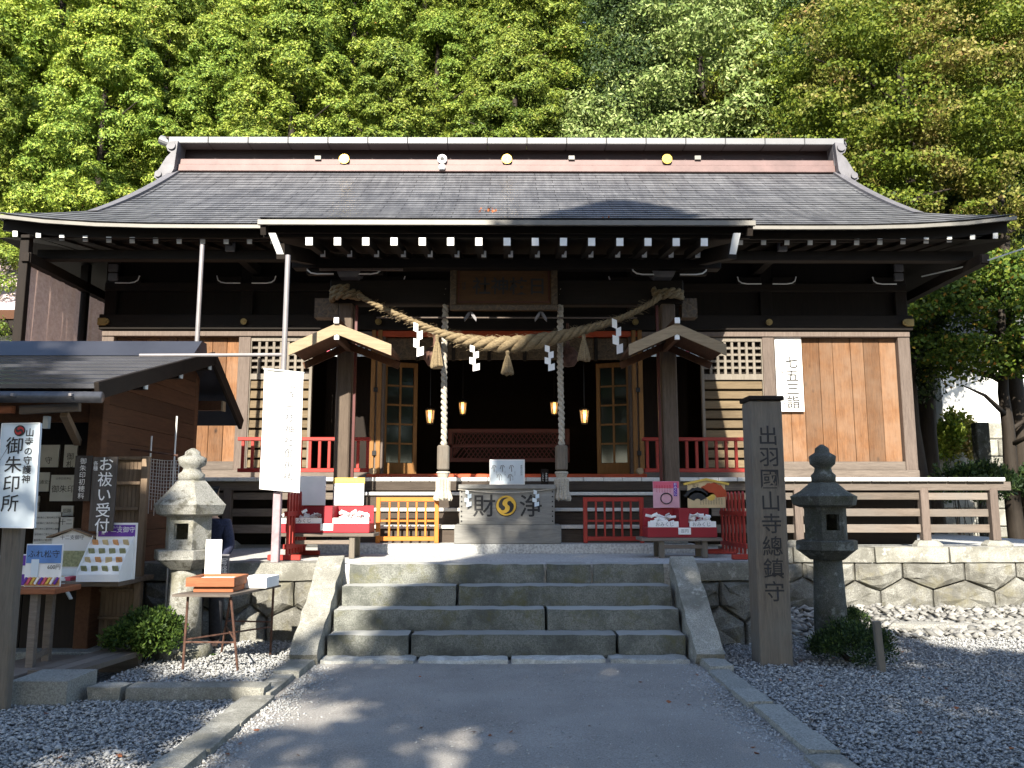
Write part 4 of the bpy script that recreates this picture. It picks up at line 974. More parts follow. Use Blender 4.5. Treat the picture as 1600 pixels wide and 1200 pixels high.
# notices standing on it
a, c_ = W(765, 718, OY+.45), W(820, 752, OY+.45)
t = thing('notice_panel', 'pale blue framed notice with drawings of bowing steps standing on the offertory box', 'sign', ((a.x+c_.x)/2, OY+.45, zt_))
z0n = zt_+.002; mb = MB(); mb.box(a.x, c_.x, OY+.44, OY+.455, z0n, a.z, .003); mb.build('board', 'paper', t)
mb = MB(); mb.box(a.x+.018, c_.x-.018, OY+.437, OY+.439, z0n+.018, a.z-.018); mb.build('sheet', 'paper_blue', t)
text('lettering', '参拝の作法', 'ink', t, (c_.x-.05, OY+.436, (a.z+z0n)/2+.03), EX_, EZ_, .030, .001)
mb = MB()
for (fx, fz) in ((.12, .68), (.36, .68), (.62, .68), (.27, .34), (.58, .32)):
    x = a.x+(c_.x-a.x)*fx; z = z0n+(a.z-z0n)*fz
    mb.tube([(x-.03, OY+.434, z-.02), (x-.015, OY+.434, z+.03), (x+.015, OY+.434, z+.035), (x+.035, OY+.434, z+.005)], .005, 5); mb.tube([(x, OY+.434, z+.02), (x+.005, OY+.434, z-.06)], .006, 5)
mb.build('drawing', 'ink_grey', t)
for k, fx in enumerate((.2, .44, .72, .34, .66)):
    text('small_lettering', '二拝二拍手', 'ink', t, (a.x+(c_.x-a.x)*fx, OY+.436, z0n+(.10 if k > 2 else .17)), EX_, EZ_, .014, .001)
mb = MB(); mb.prism([(-.1, 0), (.1, 0), (0, .1)], ((a.x+c_.x)/2, OY+.456, z0n), EX_, EZ_, (0, 1, 0), .06); mb.build('prop', 'wood_box', t)
p = W(851, 742, OY+.45); mb = MB(); mb.box(p.x-.055, p.x+.055, OY+.44, OY+.46, zt_+.002, PZ(733, OY+.45), .004); t = tag(mb.build('small_notice', 'wood_dark_z'), 'small dark upright notice at the right end of the offertory box', 'sign')
for k, s in enumerate(('お賽銭は', 'こちらへ')): text('lettering', s, 'paper', t, (p.x+.025-.05*k, OY+.44, (zt_+PZ(733, OY+.45))/2), EX_, EZ_, .032, .001)

# ------------------------------------------------------------------ red lattice gates on the plinth
for (u0, u1, nm) in ((588, 685, 'sunlit orange-red lattice barrier standing left of the offertory box'), (911, 1007, 'shaded red lattice barrier standing right of the offertory box')):
    y = 11.98; a, c_ = W(u0, 777, y), W(u1, 843, y); z0 = 1.04; t = thing('lattice_barrier', nm, 'barrier', ((a.x+c_.x)/2, y, z0), 'red lattice barriers')
    mb = MB(); mb.box(a.x, a.x+.06, y, y+.05, z0, a.z, .004); mb.box(c_.x-.06, c_.x, y, y+.05, z0, a.z, .004); mb.box(a.x+.06, c_.x-.06, y, y+.05, a.z-.06, a.z, .004); mb.box(a.x+.06, c_.x-.06, y, y+.05, z0+.03, z0+.09, .004); pm = 'red_paint_sunlit' if u0 < 700 else 'red_paint'; mb.build('frame', pm, t)
    for k in range(1, 6): piece('upright', pm, t, (a.x+.06+(c_.x-a.x-.12)*k/6, y+.025, (z0+a.z)/2+.015), (.028, .03, round(a.z-z0-.15, 3)), .003)
    piece('cross_bar', pm, t, ((a.x+c_.x)/2, y+.045, z0+(a.z-z0)*.48), (c_.x-a.x-.12, .025, .03), .003)

# ------------------------------------------------------------------ the two red fortune boxes on benches
def fortune_box(u0, u1, vt, vb, y, bench_label, box_label, lit):
    a, c_ = W(u0, vt, y), W(u1, vb, y); zb_ = c_.z; hb = .30
    bt = thing('bench', bench_label, 'bench', ((a.x+c_.x)/2, y+.2, TOP+.003))
    mb = MB(); mb.box(a.x-.08, c_.x+.06, y-.02, y+.48, zb_-.045, zb_-.002, .006); mb.build('top', 'wood_grey', bt)
    xa, xb = (a.x+.12, c_.x-.22) if lit else (a.x+.18, c_.x-.16)
    for x in (xa, xb):
        for yy in (y+.04, y+.4):
            mb = MB(); mb.box(x-.035, x+.035, yy-.03, yy+.03, TOP+.003, zb_-.045, .005); mb.build('leg', 'wood_grey_z', bt)
    mb = MB(); mb.box(xa+.03, xb-.03, y+.02, y+.06, zb_-.14, zb_-.09, .004); mb.build('stretcher', 'wood_grey', bt)
    bx = thing('fortune_box', box_label, 'box', ((a.x+c_.x)/2, y+.2, zb_))
    W_ = c_.x-a.x; H_ = a.z-zb_
    mb = MB(); mb.box(a.x, c_.x, y, y+.42, zb_, zb_+H_*.35, .006); mb.build('tray', 'crimson', bx)
    mb = MB(); mb.box(a.x+.01, c_.x-.01, y+.38, y+.41, zb_+H_*.35, a.z); mb.build('back_panel', 'crimson', bx)
    xm = a.x+W_*.53; mb = MB(); mb.box(xm-.06, xm+.06, y+.02, y+.38, zb_+H_*.35, a.z-.004, .004); mb.build('divider', 'crimson', bx)
    rg = random.Random(int(u0)); 
    for (xa_, xb_) in ((a.x+.01, xm-.07), (xm+.07, c_.x-.01)):
        mb = MB(); mb.box(xa_, xb_, y+.01, y+.02, zb_+H_*.35, zb_+H_*.55); mb.build('slip_tray', 'paper', bx)
        for k in range(26):                            # folded paper slips heaped in the tray
            piece('paper_slip', 'paper', bx, (rg.uniform(xa_+.04, xb_-.04), rg.uniform(y+.06, y+.3), zb_+H_*.35+.05+rg.uniform(0, H_*.3)), (.075, .012, .035), .002, (rg.uniform(-.8, .8), rg.uniform(-.6, .6), rg.uniform(-.7, .7)))
    o = piece('price_card', 'paper', bx, (xm, y-.008, zb_+H_*.22), (.16, .008, .085), .003)
    text('lettering', '百円', 'ink_grey', bx, (xm, y-.0125, zb_+H_*.22), EX_, EZ_, .05, .001, False)
    text('lettering', 'おみくじ', 'ink_grey', bx, (a.x+W_*.25, y+.01, zb_+H_*.45), EX_, EZ_, .06, .001, False)
    text('lettering', 'おみくじ', 'ink_grey', bx, (a.x+W_*.78, y+.01, zb_+H_*.45), EX_, EZ_, .06, .001, False)
    return a.z, bx, a, c_
zA, bxA, aA, cA = fortune_box(437, 577, 790, 833, 10.7, 'low grey wooden bench carrying the sunlit red box', 'bright sunlit red box heaped with white paper slips', True)
zB, bxB, aB, cB = fortune_box(1011, 1121, 794, 840, 10.75, 'low grey wooden bench carrying the shaded red box', 'shaded dark red box heaped with white paper slips', False)
def standing_board(name, u0, u1, vt, vb, y, mat, label, cat='sign', z0=None):
    a, c_ = W(u0, vt, y), W(u1, vb, y); z0 = c_.z if z0 is None else z0
    t = thing(name, label, cat, ((a.x+c_.x)/2, y, z0)); mb = MB(); mb.box(a.x, c_.x, y, y+.015, z0, a.z, .003); mb.build('board', mat, t)
    return t, a, c_
t, a, c_ = standing_board('poster_board', 465, 508, 744, 790, 11.06, 'paper', 'blank white sheet standing on the sunlit red box, nearest the banner', z0=zA+.002)
t, a, c_ = standing_board('poster_board', 522, 568, 747, 790, 11.06, 'paper', 'white sheet with a yellow top edge standing on the sunlit red box', z0=zA+.002)
mb = MB(); mb.box(a.x-.01, c_.x+.01, 11.055, 11.059, a.z-.07, a.z+.005); mb.build('top_edge', 'yellow_paint', t)
text('lettering', '御守御神籤', 'print_orange', t, ((a.x+c_.x)/2, 11.055, a.z-.033), EX_, EZ_, .05, .001, False)
t, a, c_ = standing_board('poster_board', 1020, 1062, 752, 794, 11.1, 'pink_paper', 'pink printed poster with a round drawing standing on the shaded red box', z0=zB+.002)
x = (a.x+c_.x)/2; zc = (a.z+zB)/2
mb = MB(); mb.box(a.x+.004, c_.x-.004, 11.095, 11.0985, a.z-.09, a.z-.003); mb.build('red_band', 'ink_pink', t)
mb = MB(); mb.tube([(x+.075*math.cos(q), 11.094, zc-.05+.07*math.sin(q)) for q in np.linspace(0, 6.28, 20)], .007, 5); mb.build('drawing', 'ink', t)
mb = MB(); mb.box(c_.x-.075, c_.x-.03, 11.094, 11.0975, zc-.02, a.z-.02); mb.build('title_strip', 'purple', t); text('lettering', 'おみくじ', 'paper', t, (c_.x-.052, 11.094, zc+.075), EX_, EZ_, .042, .001)
for k in range(6): text('small_lettering', '願望待人失物', 'ink_red', t, (a.x+.05+.035*k, 11.095, zc+.075), EX_, EZ_, .016, .001)
y = 11.12; a, c_ = W(1074, 757, y), W(1134, 795, y); z0 = zB+.002; x = (a.x+c_.x)/2
t = thing('votive_board', 'house-shaped pale wooden votive board with a red and black fan painting', 'votive board', (x, y, z0))
hw = (c_.x-a.x)/2; ap = PZ(750, y); mb = MB(); mb.prism([(-hw, 0), (hw, 0), (hw, a.z-z0), (0, ap-z0), (-hw, a.z-z0)], (x, y, z0), EX_, EZ_, (0, 1, 0), .02); mb.build('board', 'tan_board', t)
for s_ in (-1, 1):
    mb = MB(); mb.bar((x, y+.005, ap+.012), (x+s_*(hw+.05), y+.005, a.z+.004), .05, .028); mb.build('roof_trim', 'yellow_paint', t)
mb = MB()
def fan(cx, cz, r0, r1, a0, a1, mi, n=10):
    for k in range(n):
        p0, p1 = a0+(a1-a0)*k/n, a0+(a1-a0)*(k+1)/n
        mb.add([(cx+r*math.cos(q), y-.0025, cz+r*math.sin(q)) for r, q in ((r0, p0), (r1, p0), (r1*(1.04 if k % 2 else .97), p1), (r0, p1))], [(0, 1, 2, 3)], mi if k % 2 == 0 or mi < 9 else 1)
zc = z0+(a.z-z0)*.55
fan(x+.08, zc-.04, .05, .20, .1, 2.4, 0); fan(x-.12, zc-.10, .05, .20, .5, 2.7, 1, 12); fan(x-.12, zc-.10, .13, .16, .5, 2.7, 2); fan(x+.06, zc-.02, .0, .055, 0, 6.28, 2, 12)
mb.build('painting', ['vermilion', 'ink', 'yellow_paint'], t)
for k in range(9): text('small_lettering', '家内安全', 'ink', t, (x-.08+.035*k, y-.001, z0+.085), EX_, EZ_, .02, .001)
text('lettering', '福子', 'ink', t, (x-.14, y-.001, z0+.29), EX_, EZ_, .045, .001, False)
# red slatted screens
def screen(label, P0, P1, z0, h, n=7):
    t = thing('slatted_screen', label, 'screen', ((P0[0]+P1[0])/2, (P0[1]+P1[1])/2, z0), 'red slatted screens'); d = Vector((P1[0]-P0[0], P1[1]-P0[1], 0)); L = d.length; ang = math.atan2(d.y, d.x)
    for k in range(n):
        q = Vector((P0[0], P0[1], 0))+d*((k+.5)/n); mb = MB(); mb.prism([(-.028, 0), (.028, 0), (.028, h-.04), (0, h), (-.028, h-.04)], q+Vector((0, 0, z0+.06)), d/L, EZ_, d.cross(EZ_).normalized(), .022); mb.build('slat', 'red_paint', t)
    for zz in (.16, h-.22): mb = MB(); mb.bar(Vector((*P0, z0+zz)), Vector((*P1, z0+zz)), .05, .06, .004); mb.build('rail', 'red_paint', t)
    nrm = d.cross(EZ_).normalized()
    for e in (P0, P1): mb = MB(); q = Vector((*e, z0+.035)); mb.bar(q-nrm*.2, q+nrm*.2, .07, .065, .006); mb.build('foot', 'red_paint', t)
p, q = W(443, 862, 10.3), W(468, 862, 11.1)
screen('red slatted screen standing behind the purplish pole, beside the sunlit red box', (p.x, 10.35), (q.x+.02, 11.3), TOP+.004, .78)
screen('red slatted screen standing right of the shaded red box', (PX(1123, 11.6), 11.6), (PX(1162, 10.45), 10.45), TOP+.004, .78)

# ------------------------------------------------------------------ poles and banner at the left
p = W(430, 872, 9.98); x = p.x
t = thing('banner_pole', 'thin grey pole carrying the white banner at the terrace edge', 'pole', (x, 9.98, TOP))
mb = MB(); mb.box(x-.045, x+.045, 9.94, 10.03, TOP+.004, PZ(768, 9.98), .008); mb.build('lower_post', 'pole_purple', t)
mb = MB(); mb.tube([(x+.0, 10.02, PZ(770, 9.98)), (x, 10.02, PZ(398, 9.98))], .032, 10); mb.build('upper_pipe', 'pipe_grey', t)
mb = MB(); q = W(320, 555, 10.02); mb.tube([(q.x-.8, 10.04, q.z), (x, 10.04, q.z+.01)], .022, 8); mb.build('side_rail', 'pipe_grey', t)
a = W(413, 577, 9.9); N_ = 8; cs = [W(u, v, 9.9) for u, v in ((413, 577), (475, 584), (468, 770), (405, 764))]
mb = MB()
for j in range(13):
    for i in range(N_+1):
        s_, r_ = i/N_, j/12; l_ = cs[0].lerp(cs[3], r_); rr_ = cs[1].lerp(cs[2], r_); q = l_.lerp(rr_, s_); mb.v.append((q.x, 9.9+.014*math.sin(s_*5+r_*3)-.02*s_, q.z))
for j in range(12):
    for i in range(N_): mb.f.append((j*(N_+1)+i, j*(N_+1)+i+1, (j+1)*(N_+1)+i+1, (j+1)*(N_+1)+i))
k0 = len(mb.v); mb.v += [(x_, y_+.012, z_) for x_, y_, z_ in mb.v]; mb.f += [[i+k0 for i in f][::-1] for f in mb.f]; mb.mi = [0]*len(mb.f)
bn = thing('banner', 'tall white cloth banner with faint characters on the grey pole', 'banner', cs[3]); mb.build('cloth', 'paper', bn, recalc=False)
mb = MB(); mb.tube([cs[0]+Vector((-.01, 0, .005)), cs[1]+Vector((.01, -.02, .005))], .012, 8); mb.build('top_rod', 'paper_dim', bn)
up = (cs[0]-cs[3]).normalized(); rt = (cs[1]-cs[0]).normalized()
text('lettering', '山寺日枝神社御祈祷', 'ink_grey', bn, cs[0].lerp(cs[2], .5)+rt*.10+Vector((0, -.035, .02)), rt, up, .12, .001, True, -.004, 1.15)
x = PX(299, 12.3); mb = MB(); mb.tube([(x, 12.3, .92), (x, 12.3, 5.5)], .035, 10)
tag(mb.build('eave_pole', 'pipe_grey'), 'thin pale pole rising from behind the stall roof to the hall eave', 'pole')

# poster on the right wall
y = 14.42; cs = [W(u, v, y) for u, v in ((1210, 527), (1256, 527), (1257, 643), (1222, 640))]; p0 = W(1210, 527, y); p1 = W(1257, 643, y)
t = thing('wall_poster', 'long white paper poster with brush characters pinned to the right plank wall', 'poster', ((p0.x+p1.x)/2, y, p1.z))
mb = MB(); mb.box(p0.x, p1.x, y, y+.006, p1.z, p0.z); mb.build('sheet', 'paper', t)
text('lettering', '七五三詣', 'ink', t, ((p0.x+p1.x)/2+.05, y, p1.z+.52), EX_, EZ_, .235, .006, True, .012, 1.0)
text('small_lettering', '受付ております', 'ink', t, (p0.x+.11, y, p1.z+.42), EX_, EZ_, .10, .006, True, 0, 1.0)

# ------------------------------------------------------------------ wooden pillar sign
p = G(1212, 1038, 0); x, y = p.x, p.y+.1; hw = .165
t = thing('pillar_sign', 'tall square weathered wooden pillar with carved black characters', 'pillar sign', (x, y, -.03))
zt_ = PZ(618, y-.15); mb = MB(); mb.box(x-hw, x+hw, y-.15, y+.16, -.03, zt_-.05, .012); mb.build('shaft', 'wood_grey_z', t)
mb = MB(); mb.box(x-hw-.02, x+hw+.02, y-.17, y+.18, zt_-.05, zt_, .01); mb.build('cap', 'wood_dark_z', t)
chars = '出羽國山寺總鎮守'; vs8 = [667, 718, 758, 800, 849, 887, 915, 928]
vs8 = [668, 712, 754, 798, 842, 886, 908, 930]
zs = np.linspace(PZ(680, y-.15), PZ(924, y-.15), 8)
for ch, zc in zip(chars, zs): text('character', ch, 'ink', t, (x+.005, y-.15, zc), EX_, EZ_, .215, .003, True, .006)

# ------------------------------------------------------------------ stone lanterns
def lantern(label, u, vb, zs_, mats, wk=1.0):
    """zs_: heights of base top, shaft top, table top, fire-box top, cap top, finial top"""
    p = G(u, vb, 0); x, y = p.x, p.y+.2; main, cap = mats; r0 = math.pi/6*0
    t = thing('stone_lantern', label, 'stone lantern', (x, y, -.02), 'stone lanterns'); zb_, zs1, zt1, zf, zc, zj = zs_
    mb = MB(); mb.lathe(x, y, [(.30*wk, -.03), (.31*wk, zb_*.6), (.27*wk, zb_), (.19*wk, zb_+.02)], 14, wob=.03); mb.build('base', main, t, smooth=True)
    mb = MB(); mb.lathe(x, y, [(.185*wk, zb_), (.175*wk, (zb_+zs1)/2), (.155*wk, zs1)], 18, wob=.012); mb.build('shaft', main, t, smooth=True)
    h = zt1-zs1; mb = MB(); mb.lathe(x, y, [(.20*wk, zs1-.01), (.33*wk, zs1+h*.42), (.36*wk, zs1+h*.5), (.36*wk, zt1-.01), (.33*wk, zt1)], 6, r0, wob=.02); mb.build('table', cap, t)
    fb = .245*wk; ap = fb*math.cos(math.pi/6); e = fb/2; zw0, zw1 = zt1+(zf-zt1)*.30, zt1+(zf-zt1)*.78; ow = .075*wk
    mb = MB(); mb.box(x-e, x-ow, y-ap, y-ap+.07, zt1, zf); mb.box(x+ow, x+e, y-ap, y-ap+.07, zt1, zf); mb.box(x-ow, x+ow, y-ap, y-ap+.07, zt1, zw0); mb.box(x-ow, x+ow, y-ap, y-ap+.07, zw1, zf)
    for k in range(5):
        a = -math.pi/2+(k+1)*math.pi/3; nx_, ny_ = math.cos(a), math.sin(a)
        c0 = Vector((x+nx_*(ap-.035), y+ny_*(ap-.035), (zt1+zf)/2)); mb.obox(c0, (.07, e*2+.005, zf-zt1), (0, 0, a), .004)
    mb.build('fire_box', main, t)
    mb = MB(); mb.lathe(x, y, [(.30*wk, zf-.004), (.36*wk, zf+.02), (.395*wk, zf+.115), (.28*wk, zf+(zc-zf)*.62), (.16*wk, zc-.01), (.12*wk, zc)], 6, r0, wob=.025); mb.build('cap', cap, t)
    H = zj-zc; mb = MB(); mb.lathe(x, y, [(.135*wk, zc-.01), (.14*wk, zc+H*.18), (.10*wk, zc+H*.27), (.09*wk, zc+H*.38), (.14*wk, zc+H*.48), (.15*wk, zc+H*.68), (.13*wk, zc+H*.72), (.085*wk, zc+H*.78), (.075*wk, zc+H*.9), (.02*wk, zj)], 14, wob=.02); mb.build('finial', cap, t, smooth=True)
    return t, x, y
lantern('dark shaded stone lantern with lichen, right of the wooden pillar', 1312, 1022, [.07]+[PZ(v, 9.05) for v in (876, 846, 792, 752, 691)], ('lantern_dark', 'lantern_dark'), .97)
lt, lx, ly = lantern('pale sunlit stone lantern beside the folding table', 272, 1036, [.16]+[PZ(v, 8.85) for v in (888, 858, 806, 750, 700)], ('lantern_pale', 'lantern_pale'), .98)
# ------------------------------------------------------------------ folding table with trays
t = thing('folding_table', 'small table with rusty tube legs and thin brown top in front of the pale lantern', 'table', (-2.8, 8.4, 0))
zt_ = .755; fl, fr_, br_, bl = Vector((-3.13, 8.0, zt_)), Vector((-2.575, 7.96, zt_)), Vector((-2.36, 8.92, zt_)), Vector((-2.92, 8.95, zt_))
mb = MB(); mb.add([fl, fr_, br_, bl, fl-EZ_*.022, fr_-EZ_*.022, br_-EZ_*.022, bl-EZ_*.022], [(0, 1, 2, 3), (4, 7, 6, 5), (0, 4, 5, 1), (1, 5, 6, 2), (2, 6, 7, 3), (3, 7, 4, 0)]); mb.build('top', 'wood_beam', t)
ft = [G(285, 1055), G(372, 1055), G(422, 1028), G(345, 1026)]
tp = [fl+Vector((.12, .08, -.03)), fr_+Vector((-.01, .06, -.03)), br_+Vector((-.06, -.06, -.03)), bl+Vector((.06, -.06, -.03))]
for f_, q in zip(ft, tp):
    mb = MB(); mb.tube([f_+EZ_*.0, f_.lerp(q, .9), q], .0125, 8); mb.build('leg', 'steel_rust', t)
for i, j, h in ((0, 1, .42), (2, 3, .52), (0, 2, .45), (1, 3, .45)):
    mb = MB(); mb.tube([ft[i].lerp(tp[i], h), ft[j].lerp(tp[j], h)], .009, 6); mb.build('brace', 'steel_rust', t)
o = thing('wooden_tray', 'red-brown wooden tray box stacked on a smaller base on the folding table', 'tray', (-2.82, 8.3, zt_)); 
mb = MB(); mb.obox((-2.80, 8.33, zt_+.027), (.38, .36, .05), (0, 0, .0), .004); mb.build('lower_box', 'wood_tray', o)
mb = MB()
for (cx, cy, sx, sy) in ((-2.82, 8.12, .46, .02), (-2.82, 8.54, .46, .02), (-3.04, 8.33, .02, .40), (-2.60, 8.33, .02, .40)): mb.obox((cx, cy, zt_+.105), (sx, sy, .075), (0, 0, 0), .003)
mb.obox((-2.82, 8.33, zt_+.065), (.46, .44, .012)); mb.build('upper_box', 'wood_tray', o)
mb = MB(); mb.obox((-2.82, 8.33, zt_+.11), (.41, .38, .012)); mb.build('paper_sheet', 'paper', o)
mb = MB(); mb.obox((-2.5, 8.66, zt_+.06), (.26, .34, .11), (0, 0, -.1), .004); tag(mb.build('white_box', 'paper'), 'plain white box at the back of the folding table', 'box')
p = W(342, 880, 8.55); mb = MB(); a, c_ = W(322, 843, 8.62), W(341, 905, 8.62)
o = thing('upright_notice', 'narrow white notice sheet with columns of small print standing on the folding table', 'sign', ((a.x+c_.x)/2, 8.62, zt_+.12)); mb.box(a.x, c_.x+.02, 8.62, 8.63, zt_+.12, a.z, .002); mb.build('sheet', 'paper', o)
for k in range(4): text('small_lettering', '心経写経用紙一枚御志納', 'ink_grey', o, (c_.x-.005-.035*k, 8.62, (zt_+.12+a.z)/2), EX_, EZ_, .026, .001)
a, c_ = W(343, 866, 8.9), W(357, 893, 8.9); mb = MB(); mb.box(a.x, c_.x, 8.9, 8.92, zt_+.004, a.z, .003); o = tag(mb.build('small_sign', 'ornament_grey'), 'small grey sign with white characters behind the white notice sheet', 'sign'); text('lettering', '写経', 'paper', o, ((a.x+c_.x)/2, 8.9, a.z-.12), EX_, EZ_, .08, .001)

# ------------------------------------------------------------------ person half hidden behind the pale lantern
def person(label, x, y, face=math.pi):
    t = thing('person', label, 'person', (x, y, 0))
    def skin(name, joints, edges, mat, sub=2):
        me = bpy.data.meshes.new(name); me.from_pydata([Vector(j[0]) for j in joints], edges, []); o = bpy.data.objects.new(name, me); COL.objects.link(o)
        m_ = o.modifiers.new('s', 'SKIN'); s_ = o.modifiers.new('u', 'SUBSURF'); s_.levels = s_.render_levels = sub
        for i, j in enumerate(joints): me.skin_vertices[0].data[i].radius = (j[1], j[2] if len(j) > 2 else j[1])
        me.skin_vertices[0].data[0].use_root = True
        m2 = bpy.data.meshes.new_from_object(o.evaluated_get(bpy.context.evaluated_depsgraph_get())); bpy.data.objects.remove(o)
        m2.name = name; m2.materials.clear(); m2.materials.append(MATS[mat]); m2.polygons.foreach_set('use_smooth', [True]*len(m2.polygons))
        r = bpy.data.objects.new(name, m2); COL.objects.link(r); r.parent = t; return r
    J = [((0, 0, .92), .14, .10), ((0, 0, 1.15), .135, .10), ((0, -.02, 1.36), .15, .10), ((0, -.02, 1.43), .06), ((0, -.03, 1.50), .055), ((0, -.04, 1.60), .082, .095), ((0, -.035, 1.68), .07, .085),
         ((.18, -.02, 1.37), .055), ((.24, -.05, 1.12), .045), ((.18, -.25, .98), .034), ((.15, -.33, .97), .036, .022), ((.13, -.40, .95), .022, .015),
         ((-.18, -.02, 1.37), .055), ((-.23, -.04, 1.12), .045), ((-.18, -.24, .96), .034), ((-.15, -.32, .95), .036, .022), ((-.13, -.39, .93), .022, .015),
         ((.10, 0, .86), .085), ((.11, -.02, .48), .06), ((.11, .01, .09), .045), ((.11, -.13, .045), .04, .03),
         ((-.10, 0, .86), .085), ((-.11, -.02, .48), .06), ((-.11, .01, .09), .045), ((-.11, -.13, .045), .04, .03)]
    E_ = [(0, 1), (1, 2), (2, 3), (3, 4), (4, 5), (5, 6), (2, 7), (7, 8), (8, 9), (9, 10), (10, 11), (2, 12), (12, 13), (13, 14), (14, 15), (15, 16), (0, 17), (17, 18), (18, 19), (19, 20), (0, 21), (21, 22), (22, 23), (23, 24)]
    skin('body', J, E_, 'skin')
    skin('jacket', [((0, 0, .90), .17, .13), ((0, 0, 1.12), .165, .13), ((0, -.02, 1.36), .175, .125), ((0, -.02, 1.42), .09), ((.18, -.02, 1.37), .08), ((.24, -.05, 1.12), .065), ((.19, -.22, 1.0), .055), ((-.18, -.02, 1.37), .08), ((-.23, -.04, 1.12), .065), ((-.19, -.21, .98), .055)],
         [(0, 1), (1, 2), (2, 3), (2, 4), (4, 5), (5, 6), (2, 7), (7, 8), (8, 9)], 'navy_cloth')
    skin('trousers', [((0, 0, .92), .155, .12), ((.10, 0, .84), .10), ((.11, -.02, .48), .082), ((.11, .0, .10), .07), ((-.10, 0, .84), .10), ((-.11, -.02, .48), .082), ((-.11, .0, .10), .07)], [(0, 1), (1, 2), (2, 3), (0, 4), (4, 5), (5, 6)], 'dark_cloth')
    skin('hair', [((0, .0, 1.66), .085, .09), ((0, .03, 1.58), .075, .07), ((0, -.05, 1.71), .07, .06)], [(0, 1), (0, 2)], 'hair')
    for s_ in (-1, 1): skin('shoe', [((s_*.11, .03, .05), .05, .045), ((s_*.11, -.15, .04), .042, .035)], [(0, 1)], 'black_metal', 1)
    mb = MB(); f0 = Vector((x, y, 0))
    for s_ in (-1, 1): mb.lathe(x+s_*.032, y-.13, [(.003, 1.602), (.010, 1.608), (.003, 1.614)], 8)
    mb.build('eye', 'ink', t)
    mb = MB(); mb.tube([(x, y-.125, 1.60), (x, y-.155, 1.572), (x, y-.13, 1.565)], [.008, .014, .008], 6); mb.build('nose', 'skin', t)
    t.rotation_euler = (0, 0, 0)
    return t
person('person in a dark navy jacket and black trousers standing behind the pale lantern', -3.30, 9.42)

# ------------------------------------------------------------------ shrine stall at the left
SX = -4.3; VX = -3.98
F = Wx(150, 605, VX); A = Wx(333, 556, VX); B = Wx(376, 660, VX)
stall = thing('amulet_stall', 'dark wooden amulet stall with a black sheet roof at the left edge', 'stall', (-6, 9.5, 0))
def roofz(y): return F.z+(y-F.y)*(A.z-F.z)/(A.y-F.y) if y < A.y else A.z+(y-A.y)*(B.z-A.z)/(B.y-A.y)
LX = -9.5
NC = 9
for i in range(NC):
    ya, yb = F.y+(A.y-F.y)*i/NC, F.y+(A.y-F.y)*(i+1)/NC+.02; mb = MB()
    for (x) in (LX, VX): mb.v += [(x, ya, roofz(ya)-.01), (x, ya, roofz(ya)+.035), (x, yb, roofz(yb)+.006), (x, yb, roofz(yb)-.02)]
    mb.f = [(0, 4, 5, 1), (1, 5, 6, 2), (2, 6, 7, 3), (3, 7, 4, 0), (0, 1, 2, 3), (4, 7, 6, 5)]; mb.mi = [0]*6; mb.build('roof_sheet', 'stall_sheet', stall)
mb = MB(); mb.add([(LX, A.y, A.z), (VX, A.y, A.z), (VX, B.y, B.z), (LX, B.y, B.z), (LX, A.y, A.z-.05), (VX, A.y, A.z-.05), (VX, B.y, B.z-.05), (LX, B.y, B.z-.05)], [(0, 1, 2, 3), (4, 7, 6, 5), (0, 4, 5, 1), (1, 5, 6, 2), (2, 6, 7, 3), (3, 7, 4, 0)]); mb.build('rear_roof', 'stall_sheet', stall)
ztop = PZ(534, A.y, 100); mb = MB(); xr = Wx(318, 556, -4.1).x-.02
mb.prism([(A.y-.36, roofz(A.y-.36)+.04), (A.y-.05, ztop), (A.y+.12, ztop), (A.y+.2, A.z-.1)], (LX, 0, 0), (0, 1, 0), EZ_, EX_, xr-LX); mb.build('ridge_cover', 'stall_sheet', stall)
mb = MB(); mb.add([(LX, F.y+.02, F.z-.02), (VX-.02, F.y+.02, F.z-.02), (VX-.02, A.y, A.z-.03), (LX, A.y, A.z-.03)], [(0, 1, 2, 3)]); mb.build('roof_boarding', 'wood_stall', stall)
for (P_, Q_) in ((F, A), (A, B)):
    mb = MB(); mb.bar(P_+Vector((.01, 0, -.035)), Q_+Vector((.01, 0, -.035)), .05, .17, .004); mb.build('barge_board', 'wood_dark_z', stall)
for (u, v) in ((228, 599), (283, 583), (328, 570)):
    p = Wx(u, v, VX-.03); mb = MB(); mb.box(-9, VX-.04, p.y-.05, p.y+.05, p.z-.07, p.z+.06); pu = mb.build('purlin', 'wood_dark', stall)
    piece('purlin_end', 'paper_blue', pu, (VX-.03, p.y, p.z), (.02, .085, .13), .003)
p = Wx(349, 635, VX-.04); mb = MB(); mb.box(-9, VX-.05, p.y-.06, p.y+.06, p.z-.06, p.z+.07); pu = mb.build('purlin', 'wood_stall', stall); piece('purlin_end', 'wood_pale', pu, (VX-.04, p.y, p.z), (.03, .115, .14), .004)
for k in range(19):                                    # side wall boards
    z0, z1 = .12+k*.195, .12+k*.195+.19; y0, y1 = 8.82, 11.38
    if z0 > roofz(11.3)-.08: break
    def lim(z): return max(y0, F.y+(z+.06-F.z)*(A.y-F.y)/(A.z-F.z))
    mb = MB(); mb.prism([(lim(z0), z0), (y1, z0), (y1, z1), (lim(z1), z1)], (SX, 0, 0), (0, 1, 0), EZ_, (1, 0, 0), .02+rg.uniform(0, .006)); mb.build('side_board', 'wood_stall', stall)
for (x, y, z1) in ((SX-.05, 8.86, 2.85), (SX-.05, 11.42, 3.45), (-7.0, 8.86, 2.85), (-9.2, 8.86, 2.85)): piece('post', 'wood_stall', stall, (x, y, z1/2+.05), (.15, .13, round(z1-.1, 3)), .006)
